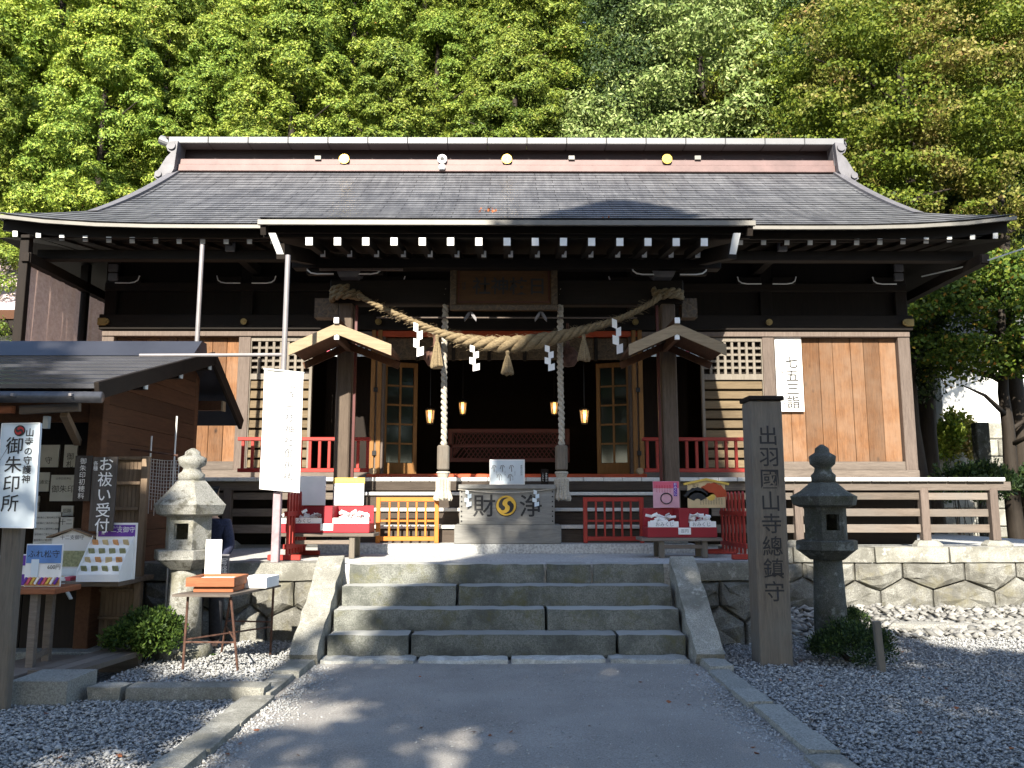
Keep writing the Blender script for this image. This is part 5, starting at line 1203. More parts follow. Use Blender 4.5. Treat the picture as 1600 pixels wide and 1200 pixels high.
mb = MB(); mb.box(-9.3, SX-.02, 11.4, 11.46, .1, 3.4); mb.build('rear_wall', 'wood_dark_z', stall)
mb = MB(); mb.box(-9.3, -9.24, 8.8, 11.4, .1, 2.8); mb.build('far_side_wall', 'wood_dark_z', stall)
mb = MB(); mb.box(-9.3, SX-.13, 8.82, 8.9, 2.45, 2.68, .006); mb.build('head_beam', 'wood_stall', stall)
for k, x in enumerate(np.arange(-9.2, SX-.2, .28)): piece('counter_board', 'wood_dark_z', stall, (x+.14, 8.86, .45), (.274, .03, .66), .004)
ctop = PZ(906, 8.6, 150); mb = MB(); mb.box(-9.2, PX(188, 8.45, 905), 8.42, 9.25, ctop-.05, ctop, .006); mb.build('counter_top', 'wood_grey', stall)
mb = MB(); mb.box(-9.3, -3.88, 8.6, 9.15, -.02, .13, .01); mb.build('sill_block', 'concrete_block', stall)
mb = MB(); q = W(160, 621, F.y-.06); mb.tube([(LX, F.y-.07, q.z+.02), (q.x, F.y-.07, q.z)], .055, 12); mb.build('gutter', 'gutter', stall, smooth=True)
for u in (25, 115): p = W(u, 618, F.y-.1); piece('gutter_bracket', 'pipe_grey', stall, p, (.03, .14, .03), .003)
a, c_ = W(32, 641, 8.3), W(125, 636, 8.3); mb = MB(); mb.bar(a, c_, .06, .085, .005); mb.build('eave_batten', 'wood_grey', stall)
mb = MB(); mb.bar(W(-60, 641, 8.3), W(22, 640, 8.3), .06, .075, .005); mb.build('eave_batten', 'wood_tray', stall)
mb = MB(); mb.bar(W(100, 646, 8.35), W(122, 692, 8.85), .07, .07, .004); mb.build('brace', 'wood_shutter', stall)
piece('meter_box', 'paper_blue', stall, W(73, 660, 8.7), (.06, .05, .13), .004)
# ribbed wing fence at its corner
FY = 9.0; xr = PX(229, FY, 800); xl = SX-.12; zt_ = PZ(713, FY, 200)
fn = thing('wing_fence', 'ribbed wooden fence panel at the corner of the stall, sunlit at its right edge', 'fence', ((xl+xr)/2, FY, .13))
piece('post', 'wood_shutter', fn, (xr-.035, FY, (zt_+.13)/2), (.07, .07, round(zt_-.13, 3)), .005)
piece('post', 'wood_shutter', fn, (PX(138, FY, 800), FY, (zt_+.13)/2), (.07, .07, round(zt_-.13, 3)), .005)
for k in range(12):
    x = xl+(xr-.07-xl)*(k+.5)/12-.02; piece('panel_board', 'wood_shutter', fn, (x, FY+.02, (zt_+.13)/2), (round((xr-.07-xl)/12-.003, 3), .015, round(zt_-.15, 3)), .002)
for v in (716, 755, 795, 835, 875, 922, 965): piece('rib', 'wood_shutter', fn, ((xl+xr)/2-.04, FY-.005, PZ(v, FY, 200)), (round(xr-xl-.08, 3), .035, .035), .004)
# net behind it
nt_ = thing('net_screen', 'white mesh net hung from thin stakes behind the pale lantern', 'net', (-3.6, 9.6, 0)); y = 9.6; mb = MB()
u0, u1 = 231, 279
for k in range(12): x = PX(u0+(u1-u0)*k/11, y, 740); mb.tube([(x+rg.uniform(-.01, .01), y, PZ(716+k*.5, y, 250)), (x, y, PZ(775+rg.uniform(-5, 35), y, 250))], .004, 4)
for k in range(13): z = PZ(717+k*5.2, y, 250); mb.tube([(PX(u0, y, 740), y, z), (PX((u0+u1)/2, y, 740), y-.01, z-.02), (PX(u1, y, 740), y, z-.02)], .004, 4)
mb.build('mesh', 'net_white', nt_)
for (u, v) in ((231, 681), (269, 650)): mb = MB(); x = PX(u, y, 740); mb.tube([(x, y+.02, 0), (x+.01, y+.02, PZ(v, y, 250))], .010, 6); mb.build('stake', 'net_white', nt_)
for (ua, va, ub, vb) in ((176, 698, 278, 712),): mb = MB(); mb.tube([W(ua, va, 9.5), W(ub, vb, 9.5)], .012, 6); mb.build('rail', 'steel_rust', nt_)

# signs on the stall
def hang(name, us, vs_, y, mat, label, th=.02):
    a, c_ = W(us[0], vs_[0], y), W(us[1], vs_[1], y); t = thing(name, label, 'sign', ((a.x+c_.x)/2, y, c_.z)); mb = MB(); mb.box(a.x, c_.x, y, y+th, c_.z, a.z, .003); mb.build('board', mat, t); return t, a, c_
wood('sign_wood', (.045, .038, .034), (.10, .085, .075), 'z')
t, a, c_ = hang('hanging_sign', (146, 176), (714, 830), 8.55, 'sign_wood', 'long dark sign board with large white brush characters hanging at the stall corner'); x = (a.x+c_.x)/2; zc = (a.z+c_.z)/2
text('lettering', 'お祓い受付', 'paper', t, (x+.012, 8.55, zc-.01), EX_, EZ_, .155, .002, True, .006, 1.0)
text('small_lettering', '各種', 'paper', t, (a.x+.03, 8.55, a.z-.09), EX_, EZ_, .05, .002)
t, a, c_ = hang('hanging_sign', (118, 139), (712, 783), 8.72, 'sign_wood', 'narrow dark sign board with small white characters on the stall post'); text('lettering', '御朱印初穂料', 'paper', t, ((a.x+c_.x)/2, 8.72, (a.z+c_.z)/2), EX_, EZ_, .068, .002, True, 0, 1.05)
t, a, c_ = hang('paper_notice', (80, 117), (742, 783), 9.6, 'paper_dim', 'dim white notice with brush characters inside the stall, lower one'); text('lettering', '御朱印', 'ink', t, ((a.x+c_.x)/2, 9.6, (a.z+c_.z)/2-.01), EX_, EZ_, .09, .002, False)
text('small_lettering', '山寺日枝神社', 'ink', t, ((a.x+c_.x)/2, 9.6, a.z-.04), EX_, EZ_, .03, .001, False)
for i, us in enumerate(((62, 91), (101, 119))):
    t, a, c_ = hang('paper_notice', us, (695, 730), 9.9, 'paper_dim', ['dim white sheet inside the stall, upper left beside the blue sign', 'dim white sheet with a brush character inside the stall, upper right'][i]); text('lettering', '守' if i == 0 else '御札', 'ink', t, ((a.x+c_.x)/2, 9.9, (a.z+c_.z)/2-.05), EX_, EZ_, .09, .002)
t, a, c_ = hang('paper_notice', (55, 92), (800, 850), 9.2, 'paper_dim', 'dim printed sheet with lines of text behind the stall counter')
for k in range(5): text('small_lettering', '御祈祷のご案内申込用紙', 'ink', t, ((a.x+c_.x)/2, 9.2, a.z-.06-.06*k), EX_, EZ_, .024, .001, False)
t, a, c_ = hang('paper_notice', (92, 112), (808, 850), 9.2, 'paper_dim', 'dim sheet reading twelve in large characters behind the stall counter'); text('lettering', '十二', 'ink', t, ((a.x+c_.x)/2, 9.2, a.z-.05), EX_, EZ_, .07, .001, False)
# counter displays
y = 8.75; a, c_ = W(82, 838, y), W(140, 900, y); t = thing('amulet_shelf', 'gabled glass-fronted amulet shelf with blue print on the counter', 'display', ((a.x+c_.x)/2, y, ctop)); x = (a.x+c_.x)/2; hw = (c_.x-a.x)/2
mb = MB(); mb.prism([(-hw, 0), (hw, 0), (hw, a.z-ctop-.02), (0, a.z-ctop+.06), (-hw, a.z-ctop-.02)], (x, y, ctop+.002), EX_, EZ_, (0, 1, 0), .12); mb.build('case', 'acrylic', t)
mb = MB(); mb.box(x-hw+.01, x+hw-.01, y-.005, y-.001, ctop+.12, ctop+.28); mb.build('print', 'print_olive', t)
mb = MB(); mb.box(x-hw+.01, x+hw-.01, y-.006, y-.001, ctop+.03, ctop+.10); mb.build('lower_print', 'paper_blue', t)
text('lettering', '十二支御守', 'ink', t, (x, y, a.z-.01), EX_, EZ_, .05, .002, False)
for s_ in (-1, 1): mb = MB(); mb.bar((x, y+.04, a.z+.075), (x+s_*(hw+.05), y+.04, a.z-.01), .14, .018); mb.build('gable_trim', 'wood_shutter', t)
# leaflets and small goods on the counter
for k, (u, w_, mt) in enumerate(((20, .10, 'paper'), (30, .10, 'pink_paper'), (44, .12, 'paper_blue'), (98, .10, 'yellow_paint'), (108, .09, 'paper'), (116, .08, 'ink_pink'))):
    x = PX(u, 8.62, 890); t = thing('leaflet_stack', ['plain white leaflet stack on the stall counter behind the post sign', 'pink leaflet stack on the stall counter', 'pale blue leaflet stack on the stall counter', 'yellow leaflet stack on the stall counter', 'white leaflet stack on the stall counter beside the amulet display', 'dark pink leaflet stack on the stall counter'][k], 'leaflets', (x, 8.56, ctop+.002))
    for q in range(3): piece('leaflet', mt, t, (x+rg.uniform(-.008, .008), 8.55, ctop+.008+q*.012), (w_, .14, .011), .001, (0, 0, rg.uniform(-.15, .15)))
for k, (u0, u1, v0, v1, y, s_, lb) in enumerate(((62, 76, 738, 768, 9.7, '交通安全', 'small dim slip beside the lower notice inside the stall'), (96, 114, 790, 806, 9.5, '厄除', 'small dim card above the sheet reading twelve'), (40, 60, 775, 800, 9.8, '学業成就', 'dim card low inside the stall, right of the blue sign'))):
    t, a, c_ = hang('paper_notice', (u0, u1), (v0, v1), y, 'paper_dim', lb); text('lettering', s_, 'ink', t, ((a.x+c_.x)/2, y, (a.z+c_.z)/2), EX_, EZ_, .05, .002, False)
# white stepped amulet display
y0_, y1_ = 8.36, 8.62; zl = ctop+.002; a = W(120, 905, y0_); c_ = W(186, 905, y0_); ztd = PZ(817, y1_, 170)
t = thing('amulet_display', 'white cardboard display of small amulets with a purple header', 'display', ((a.x+c_.x)/2, 8.5, zl)); wd = c_.x-a.x; zf, zbk = zl+.07, PZ(843, y1_, 170)
mb = MB(); mb.prism([(y0_, zl), (y1_, zl), (y1_, zbk), (y0_, zf)], (a.x, 0, 0), (0, 1, 0), EZ_, EX_, wd); mb.build('body', 'paper', t)
for s_ in (0, 1): mb = MB(); mb.prism([(y0_-.01, zl), (y1_, zl), (y1_, zbk+.04), (y0_-.01, zf+.04)], (a.x-.004+s_*(wd+.002), 0, 0), (0, 1, 0), EZ_, EX_, .006); mb.build('side_cheek', 'paper', t)
xo = a.x+.035; mb = MB(); mb.box(xo, xo+wd, y1_, y1_+.012, zl, ztd, .003); mb.build('back_card', 'paper', t)
mb = MB(); mb.box(xo+.02, xo+wd-.02, y1_-.004, y1_-.001, zbk+.03, ztd-.02); mb.build('header', 'purple', t); text('lettering', '十二支御守', 'paper', t, (xo+wd/2+.03, y1_-.004, (zbk+ztd)/2+.0), EX_, EZ_, .062, .001, False, .004)
text('small_lettering', '開運', 'paper', t, (xo+.07, y1_-.004, (zbk+ztd)/2), EX_, EZ_, .035, .001); text('small_lettering', '大人気', 'paper', t, (xo+wd/2, y1_-.004, ztd-.04), EX_, EZ_, .03, .001, False)
nrm = Vector((0, -(zbk-zf), (y1_-y0_))).normalized(); slope = Vector((0, y1_-y0_, zbk-zf))
for r_ in range(4):
    for k in range(4):
        q = Vector((a.x+wd*(k+.5)/4, y0_, zf))+slope*((r_+.5)/4)+nrm*.012; mt = ('print_olive', 'tan_board', 'print_olive', 'print_orange')[(r_+k*2) % 4]
        piece('amulet', mt, t, q, (.06, .012, .075), .005, (math.atan2(nrm.y, nrm.z)*-1-.5, 0, rg.uniform(-.3, .3)))
# display table at far left with its poster stand
tb = thing('display_table', 'small table on square wooden legs at the stall front under a poster stand', 'table', (-4.7, 8.0, 0)); zt_ = PZ(918, 7.9, 60)
mb = MB(); mb.box(-5.4, PX(93, 7.85, 918), 7.78, 8.25, zt_-.05, zt_, .005); mb.build('top', 'wood_tray', tb)
for (u, y) in ((52, 7.86), (76, 8.18), (-20, 7.86), (-10, 8.18)): piece('leg', 'wood_grey', tb, (PX(u, y, 980), y, zt_/2-.0), (.07, .06, round(zt_-.1, 3)), .004)
mb = MB(); mb.bar(Vector((PX(58, 7.9, 1020), 7.88, .22)), Vector((PX(74, 8.18, 1020), 8.18, .22)), .03, .05); mb.build('stretcher', 'wood_grey', tb)
a, c_ = W(42, 850, 7.95), W(94, 914, 7.95); t = thing('poster_stand', 'upright colour poster stand with blue sky print at the stall front', 'display', ((a.x+c_.x)/2, 7.95, zt_)); zb_ = zt_+.002
mb = MB(); mb.box(a.x, c_.x, 7.95, 7.965, zb_, a.z, .003); mb.build('board', 'paper', t)
mb = MB(); mb.box(a.x+.008, c_.x-.008, 7.944, 7.948, zb_+(a.z-zb_)*.55, a.z-.01); mb.build('sky_print', 'print_blue', t)
mb = MB(); mb.box(a.x+.008, c_.x-.008, 7.943, 7.948, zb_+.01, zb_+.085); mb.build('lower_print', 'print_orange', t)
for k in range(9): piece('amulet', ('purple', 'ink_pink', 'yellow_paint', 'paper')[k % 4], t, (a.x+.02+k*.036, 7.93, zb_+.055), (.022, .01, .07), .003, (0, .5, 0))
text('lettering', '600円', 'ink', t, (c_.x-.07, 7.948, zb_+(a.z-zb_)*.46), EX_, EZ_, .05, .001, False, .004); text('lettering', 'ふれ松守', 'ink', t, ((a.x+c_.x)/2, 7.944, a.z-.09), EX_, EZ_, .075, .002, False, .002)
mb = MB(); mb.box(a.x+.06, a.x+.13, 7.942, 7.9435, zb_+.09, a.z-.14); mb.build('price_strip', 'paper_blue', t)
a, c_ = W(8, 866, 8.0), W(41, 914, 8.0); mb = MB(); mb.box(a.x, c_.x, 8.0, 8.012, zb_, a.z, .003); t = tag(mb.build('purple_card', 'paper'), 'card with purple print half behind the blue sign post', 'display')
mb = MB(); mb.box(a.x+.01, c_.x-.005, 7.996, 7.999, zb_+.19, a.z-.01); mb.build('print', 'purple', t); mb = MB(); mb.box(a.x+.01, c_.x-.005, 7.996, 7.999, zb_+.01, zb_+.11); mb.build('print', 'purple', t)
mb = MB(); mb.bar(W(98, 912, 8.35), W(111, 936, 8.3), .035, .012); tag(mb.build('paper_tag', 'paper_dim'), 'narrow pale strip hanging below the stall counter', 'strip')

# ------------------------------------------------------------------ blue-white sign on its post
y = 6.75; p = G(12, 1108); cs = [W(u, v, y) for u, v in ((4, 662), (63, 661), (53, 825), (-10, 824))]
t = thing('post_sign', 'pale blue-white sign board with black brush characters and a red crest on a wooden post', 'sign', (cs[3].x+.15, y, -.03))
mb = MB(); mb.add(cs+[q+Vector((0, .03, 0)) for q in cs], [(0, 1, 2, 3), (4, 7, 6, 5), (0, 4, 5, 1), (1, 5, 6, 2), (2, 6, 7, 3), (3, 7, 4, 0)]); mb.build('board', 'paper_blue', t)
mb = MB(); xp = PX(2, y, 960); mb.box(xp-.075, xp+.075, y+.032, y+.12, -.03, cs[0].z-.03, .012); mb.build('post', 'wood_grey_z', t)
rt = (cs[1]-cs[0]).normalized(); up = (cs[0]-cs[3]).normalized()
mb = MB()
for i in range(4): mb.bar(cs[i]+Vector((0, -.004, 0)), cs[(i+1) % 4]+Vector((0, -.004, 0)), .006, .012, up=(0, 1, 0))
mb.build('border', 'paper', t)
def SP(u, v): return W(u, v, y)
text('lettering', '御朱印所', 'ink', t, SP(10, 741), rt, up, .145, .003, True, .006, 1.06)
text('small_lettering', '山寺の守護神', 'ink', t, SP(44, 712), rt, up, .072, .003, True, .014, 1.04)
mb = MB(); o3 = SP(31, 673); disc(mb, o3, rt, up, .045, .004, 24, 1); tomoe(mb, o3, rt, up, .04, 2, 2.0, -1, .006, 0); mb.build('crest', ['ink_red', 'ink'], t)

# ------------------------------------------------------------------ blocks, ramp and kerb at the stall front
mb = None
a = G(20, 1110); rough_block('concrete_step', 'concrete_block', None, PX(16, 7.0, 1100), PX(108, 7.0, 1100), 6.95, 7.45, -.03, .19, .18, .003, .015, 71)
tag(bpy.data.objects['concrete_step'], 'low plain concrete block step in front of the stall ramp', 'step')
t = thing('wooden_ramp', 'grey plank ramp leading up to the stall sill', 'ramp', (-4.4, 8.0, 0)); rx0, rx1 = PX(45, 7.5, 1065), PX(125, 7.5, 1065)
for k in range(3):
    mb = MB(); x0 = rx0+(rx1-rx0)*k/3+.004; x1 = rx0+(rx1-rx0)*(k+1)/3-.004; o3 = .18
    mb.add([(x0, 7.46, .13), (x1, 7.46, .13), (x1+o3, 8.6, .135), (x0+o3, 8.6, .135), (x0, 7.46, .175), (x1, 7.46, .175), (x1+o3, 8.6, .18), (x0+o3, 8.6, .18)], [(0, 3, 2, 1), (4, 5, 6, 7), (0, 1, 5, 4), (1, 2, 6, 5), (2, 3, 7, 6), (3, 0, 4, 7)]); mb.build('ramp_board', 'wood_grey', t)
for q_, y_ in ((0, 7.56), (.12, 8.44)): mb = MB(); mb.box(rx0+.05+q_, rx1+q_*.9, y_-.04, y_+.04, -.03, .13); mb.build('bearer', 'wood_grey', t)
mb = MB(); mb.obox((rx0-.32, 7.85, .10), (.5, 1.3, .05), (0, 0, -.12), .005); tag(mb.build('duckboard', 'wood_grey'), 'worn grey board lying left of the stall ramp', 'board')
for i, (u0, u1, lb) in enumerate(((122, 182, 'short worn kerb stone beside the stall ramp'), (184, 408, 'long worn kerb stone edging the gravel by the folding table'))):
    p0, p1 = G(u0, 1100), G(u1, 1098); o = rough_block('edging_stone', 'granite_pale', None, p0.x, p1.x, 7.12, 7.36, -.06, .11, .13, .012, .04, 80+i); tag(o, lb, 'kerb stone')
# ------------------------------------------------------------------ gravel, cobbles
def pebbles(name, pos, size, mat, flat=.6, seed=1):
    rng = np.random.default_rng(seed); k = len(pos)
    base = np.array([(1, 0, 0), (-1, 0, 0), (0, 1, 0), (0, -1, 0), (0, 0, 1), (0, 0, -1)], float); fc = np.array([(0, 2, 4), (2, 1, 4), (1, 3, 4), (3, 0, 4), (2, 0, 5), (1, 2, 5), (3, 1, 5), (0, 3, 5)])
    v = base[None]*rng.uniform(.7, 1.3, (k, 6, 1))+rng.normal(0, .16, (k, 6, 3)); v *= np.stack([rng.uniform(.8, 1.4, k), rng.uniform(.7, 1.1, k), rng.uniform(flat*.7, flat*1.3, k)], 1)[:, None]
    a = rng.uniform(0, 6.28, k); c_, s_ = np.cos(a), np.sin(a); tl = rng.normal(0, .35, k)
    x = v[..., 0]*c_[:, None]-v[..., 1]*s_[:, None]; y = v[..., 0]*s_[:, None]+v[..., 1]*c_[:, None]; z = v[..., 2]+x*tl[:, None]
    v = np.stack([x, y, z], -1)*size[:, None, None]+pos[:, None]
    f = (fc[None]+6*np.arange(k)[:, None, None]).reshape(-1); me = bpy.data.meshes.new(name); nf = 8*k
    me.vertices.add(6*k); me.loops.add(3*nf); me.polygons.add(nf); me.vertices.foreach_set('co', v.astype(np.float32).ravel()); me.loops.foreach_set('vertex_index', f.astype(np.int32))
    me.polygons.foreach_set('loop_start', np.arange(0, 3*nf, 3, dtype=np.int32)); me.polygons.foreach_set('loop_total', np.full(nf, 3, np.int32)); me.update(calc_edges=True); me.materials.append(MATS[mat])
    o = bpy.data.objects.new(name, me); COL.objects.link(o); return o
def field(x0, x1, y0, y1, dens, rng, keep=None):
    k = int((x1-x0)*(y1-y0)*dens); p = np.stack([rng.uniform(x0, x1, k), rng.uniform(y0, y1, k), np.zeros(k)], 1)
    vis = np.abs(p[:, 0]) < p[:, 1]*.66+1.4; p = p[vis]
    return p[keep(p)] if keep is not None else p
rng = np.random.default_rng(21)
Lk = lambda p: ~((p[:, 0] < -3.85) & (p[:, 1] > 8.55)) & ~((p[:, 0] < rx1+.1) & (p[:, 1] > 6.95)) & ~((p[:, 1] > 7.1) & (p[:, 1] < 7.38))
P1 = np.concatenate([field(-5.5, -2.16, 4.4, 7.1, 3000, rng, Lk), field(-5.5, -2.16, 7.1, 9.85, 2300, rng, Lk), field(2.16, 9.5, 4.4, 8, 2700, rng), field(2.16, 9.5, 8, 10.6, 1700, rng, lambda p: ~((p[:, 0] < 3.3) & (p[:, 1] > 9.8)))])
P1[:, 2] = rng.uniform(-.022, .012, len(P1))+np.where((P1[:, 0] < 0) & (P1[:, 1] > 7.2), .035, 0)
o = pebbles('gravel', P1, rng.gamma(9, .0014, len(P1)).clip(.006, .03), 'gravel', .6, 3); tag(o, 'grey crushed gravel covering the yard on both sides of the path', 'gravel', kind='stuff')
P2 = field(3.3, 10, 10.2, 12.62, 130, rng); P2[:, 2] = rng.uniform(-.02, .03, len(P2))+(P2[:, 1]-10.2)*.03
o = pebbles('cobbles', P2, rng.uniform(.04, .085, len(P2)), 'cobble', .5, 4); tag(o, 'loose rounded cobbles banked below the sunlit stone wall', 'cobbles', kind='stuff')
P3 = np.stack([rng.uniform(-1.9, 1.9, 2600), rng.uniform(4.4, 8.7, 2600), np.full(2600, .012)], 1)
ed = np.concatenate([np.stack([sg*(1.9-np.abs(rng.normal(0, .16, 1500))), rng.uniform(4.4, 8.6, 1500), np.full(1500, .008)], 1) for sg in (-1, 1)])
o = pebbles('loose_stones', np.concatenate([P3, ed]), np.concatenate([rng.uniform(.003, .010, 2600), rng.uniform(.006, .016, 3000)]), 'gravel', .6, 5); tag(o, 'tiny loose stones scattered over the dirt path', 'stones', kind='stuff')
for i, (u, v, sx, sy, h, lb) in enumerate(((1437, 985, .42, .2, .11, 'flat pinkish rock edging the cobbles, largest of the row'), (1505, 985, .35, .16, .09, 'low flat rock right of the largest edging rock'), (1570, 978, .40, .16, .10, 'low flat rock in the row at the right picture edge'), (1398, 952, .16, .12, .10, 'rounded fist-sized rock at the foot of the sunlit wall'), (1345, 955, .16, .12, .12, 'rounded rock just right of the dark lantern shaft'))):
    p = G(u, v); mb = MB(); mb.lathe(0, 0, [(.5, -.2), (.95, .1), (1, .45), (.75, .85), (.3, 1)], 9, rg.uniform(0, 3), wob=.12); mb.v = [(p.x+a*sx, p.y+b_*sy, c_*h) for a, b_, c_ in mb.v]
    tag(mb.build('rock', 'rock'), lb, 'rock')

fl = np.stack([rng.uniform(-4.5, 5, 170), rng.uniform(4.5, 9.8, 170), np.full(170, .018)], 1); fl = fl[(np.abs(fl[:, 0]) > 1.2) | (rng.uniform(0, 1, 170) < .3)]; fl = fl[(fl[:, 1] < 8.5) | (np.abs(fl[:, 0]) > 2.4)]
o = leaf_object('fallen_leaves', fl, np.tile([0, 0, 1.], (len(fl), 1)), .045, .035, 'fallen', None, .25, rng, False, True); tag(o, 'brown fallen leaves scattered over path and gravel', 'leaves', kind='stuff')

# ------------------------------------------------------------------ small plants
def shrub(name, label, ctr, rad, n, ln, wd, mat, stems=7, cat='shrub'):
    t = thing(name, label, cat, (ctr[0], ctr[1], 0)); rng = np.random.default_rng(int(abs(ctr[0])*100)+n)
    lumps = rng.normal(0, 1, (26, 3)); lumps /= np.linalg.norm(lumps, axis=1)[:, None]; lumps *= rng.uniform(.45, .95, (26, 1)); lumps[:, 2] = np.abs(lumps[:, 2])*.9-.15
    ix = rng.integers(0, 26, n); d = rng.normal(0, 1, (n, 3)); d /= np.linalg.norm(d, axis=1)[:, None]
    p = (lumps[ix]+d*rng.uniform(.12, .36, (n, 1)))*np.array(rad)+np.array([0, 0, ctr[2]]); ok = p[:, 2] > .02; p, d = p[ok], d[ok]; d[:, 2] += .5
    leaf_object('foliage', p, d, ln, wd, mat, t, .5, rng)
    for k in range(stems):
        q = lumps[k]*np.array(rad)*.8; mb = MB(); mb.tube([Vector((ctr[0]+rg.uniform(-.05, .05), ctr[1], 0)), Vector((ctr[0]+q[0]*.5, ctr[1]+q[1]*.5, ctr[2]*.6)), Vector((ctr[0]+q[0], ctr[1]+q[1], ctr[2]+max(0, q[2])))], [.012, .009, .004], 5); mb.build('stem', 'bark', t)
    return t
p = G(200, 1052); shrub('round_shrub', 'round dark green shrub beside the stall ramp', (p.x, p.y+.28, .27), (.42, .34, .36), 9000, .042, .022, 'shrub_leaf')
p = G(1362, 1043); shrub('low_shrub', 'low dark creeping shrub at the foot of the shaded lantern', (p.x-.08, p.y+.25, .16), (.38, .36, .34), 8000, .034, .016, 'needle_dark')
p = G(1352, 985); shrub('low_shrub', 'small dark shrub just behind the short grey stake', (p.x-.12, p.y+.05, .14), (.20, .2, .2), 2600, .034, .016, 'needle_dark', 4)
p = G(248, 985); shrub('climbing_weed', 'thin bright leafy weed growing beside the pale lantern', (p.x-.0, 9.25, .55), (.13, .1, .5), 420, .07, .03, 'shrub_leaf', 6, 'weed')
p = G(335, 1030); shrub('ground_weed', 'tiny bright weed at the foot of the pale lantern', (p.x-.12, p.y, .03), (.14, .06, .06), 260, .03, .016, 'shrub_leaf', 3, 'weed')
p = G(1376, 1050); mb = MB(); mb.obox((p.x, p.y, PZ(975, p.y)/2), (.065, .06, PZ(975, p.y)+.05), (0, R(-3), 0), .006); tag(mb.build('short_stake', 'wood_grey_z'), 'short plain grey stake standing in front of the dark shrub', 'stake')

# ------------------------------------------------------------------ trees
def trunk_mesh(name, H, r, seed, lean=.03, limbs=0, spread=2.0, zlo=.4):
    rs = random.Random(seed); mb = MB(); mb.tube([(rs.uniform(-lean, lean)*H*(i/8), rs.uniform(-lean, lean)*H*(i/8)*.5, H*i/8) for i in range(9)], [r*(1.35 if i == 0 else 1)*(1-.085*i) for i in range(9)], 9)
    for k in range(limbs):
        z = H*rs.uniform(zlo, .95); a = rs.uniform(0, 6.28); L = spread*rs.uniform(.6, 1); q = Vector((math.cos(a), math.sin(a), 0))
        mb.tube([(0, 0, z), tuple(q*L*.5+Vector((0, 0, z+L*.22))), tuple(q*L+Vector((0, 0, z+L*.3)))], [r*.32, r*.2, r*.06], 5)
    me = bpy.data.meshes.new(name); me.from_pydata(mb.v, [], mb.f); me.materials.append(MATS['bark']); me.polygons.foreach_set('use_smooth', [True]*len(me.polygons)); return me
def clumps_to_leaves(cl, rc, per, rng, up=.35, squash=.75):
    """leaves spread over the outer half of each clump, facing out and up"""
    k = len(cl); ix = np.repeat(np.arange(k), per); d = rng.normal(0, 1, (len(ix), 3)); d[:, 2] += up*1.2; d /= np.linalg.norm(d, axis=1)[:, None]
    r = rng.uniform(.35, 1, (len(ix), 1))**.5; p = cl[ix]+d*r*rc[ix][:, None]*np.array([1, 1, squash]); return p, d
def cedar_mesh(seed, H=16, Rm=2.5, nc=340, per=500):
    """a cedar crown: separate domed tufts with dark gaps between them"""
    rng = np.random.default_rng(seed); t = rng.uniform(.25, 1, nc)**.9; a = np.arange(nc)*2.39996+rng.uniform(-.4, .4, nc)
    r = Rm*np.clip((1-t)*2.1, 0, 1)**.65*rng.uniform(.42, 1.12, nc); cl = np.stack([r*np.cos(a), r*np.sin(a), t*H-.15*r], 1); rc = rng.uniform(.36, .78, nc)*(1-.2*t)
    ix = np.repeat(np.arange(nc), per); d = rng.normal(0, 1, (len(ix), 3)); d[:, 2] = np.abs(d[:, 2])*1.1-.35
    out = cl[ix]*np.array([1, 1, 0]); d = d+.55*out/(np.linalg.norm(out, axis=1)[:, None]+.3); d /= np.linalg.norm(d, axis=1)[:, None]
    lob = .8+.28*np.sin(d[:, 0]*7+ix)*np.sin(d[:, 1]*6+ix*2)*np.sin(d[:, 2]*6)          # lumpy tufts, not balls
    p = cl[ix]+d*(rng.uniform(.55, 1, (len(ix), 1))**.5)*(rc[ix]*lob)[:, None]*np.array([1, 1, .85])
    return leaf_object('cedar_crown', p, d+np.array([0, 0, .35]), .105, .045, 'cedar', None, .5, rng, True, True)
cedars = [(cedar_mesh(100+i, 16, [2.7, 3.0, 2.5][i]), trunk_mesh('cedar_trunk', 15, .22, 200+i, .008, 8, 2.0, .3)) for i in range(2)]
def plant(name, label, cat, group, pos, meshes, sc=(1, 1, 1), rz=0, crown_mat=None):
    o = thing(name, label, cat, pos, group); o.rotation_euler = (0, 0, rz); o.scale = sc
    for nm, me in (('crown', meshes[0]), ('trunk', meshes[1])):
        c = bpy.data.objects.new(nm, me); COL.objects.link(c); c.parent = o
    return o
rs = random.Random(9); k = 0
for x, yy, s in ((-15.5, 42, 1.5), (-22, 45, 1.5), (-9, 44, 1.45), (-3, 45, 1.5)):
    plant('cedar_tree', 'green cedar topmost on the wooded slope behind the others', 'cedar tree', 'cedars topmost on the wooded slope behind the others', (x, yy, hill(x, yy)), cedars[0], (s, s, s), x)
for y, sp, sc, lb in ((25, 3.3, .98, 'tall green cedar standing close behind the shrine roof'), (29, 3.3, 1.08, 'green cedar in the second rank on the wooded slope'), (34, 3.4, 1.15, 'green cedar in the middle rank of the wooded slope'), (40, 3.6, 1.22, 'green cedar high on the wooded slope'), (47, 3.4, 1.36, 'green cedar topmost on the wooded slope behind the others')):
    xm = y*.70+3.5; x = -xm+rs.uniform(0, 2)
    while x < xm:
        yy = y+rs.uniform(-1.4, 1.4); s = sc*rs.uniform(.86, 1.12)
        if y < 26 and (x > 1.2): x += sp; continue
        if y < 30 and (x > 10): x += sp; continue
        if y > 30 and y < 36 and 3.2 < x < 5.6: x += sp; continue
        plant('cedar_tree', lb, 'cedar tree', lb.replace('green cedar', 'cedars').replace('tall cedars standing', 'tall cedars'), (x, yy, hill(x, yy)-.2), cedars[k % 2], (s*rs.uniform(.92, 1.1), s*rs.uniform(.92, 1.1), s), rs.uniform(0, 6.28)); k += 1
        x += sp*rs.uniform(.8, 1.2)
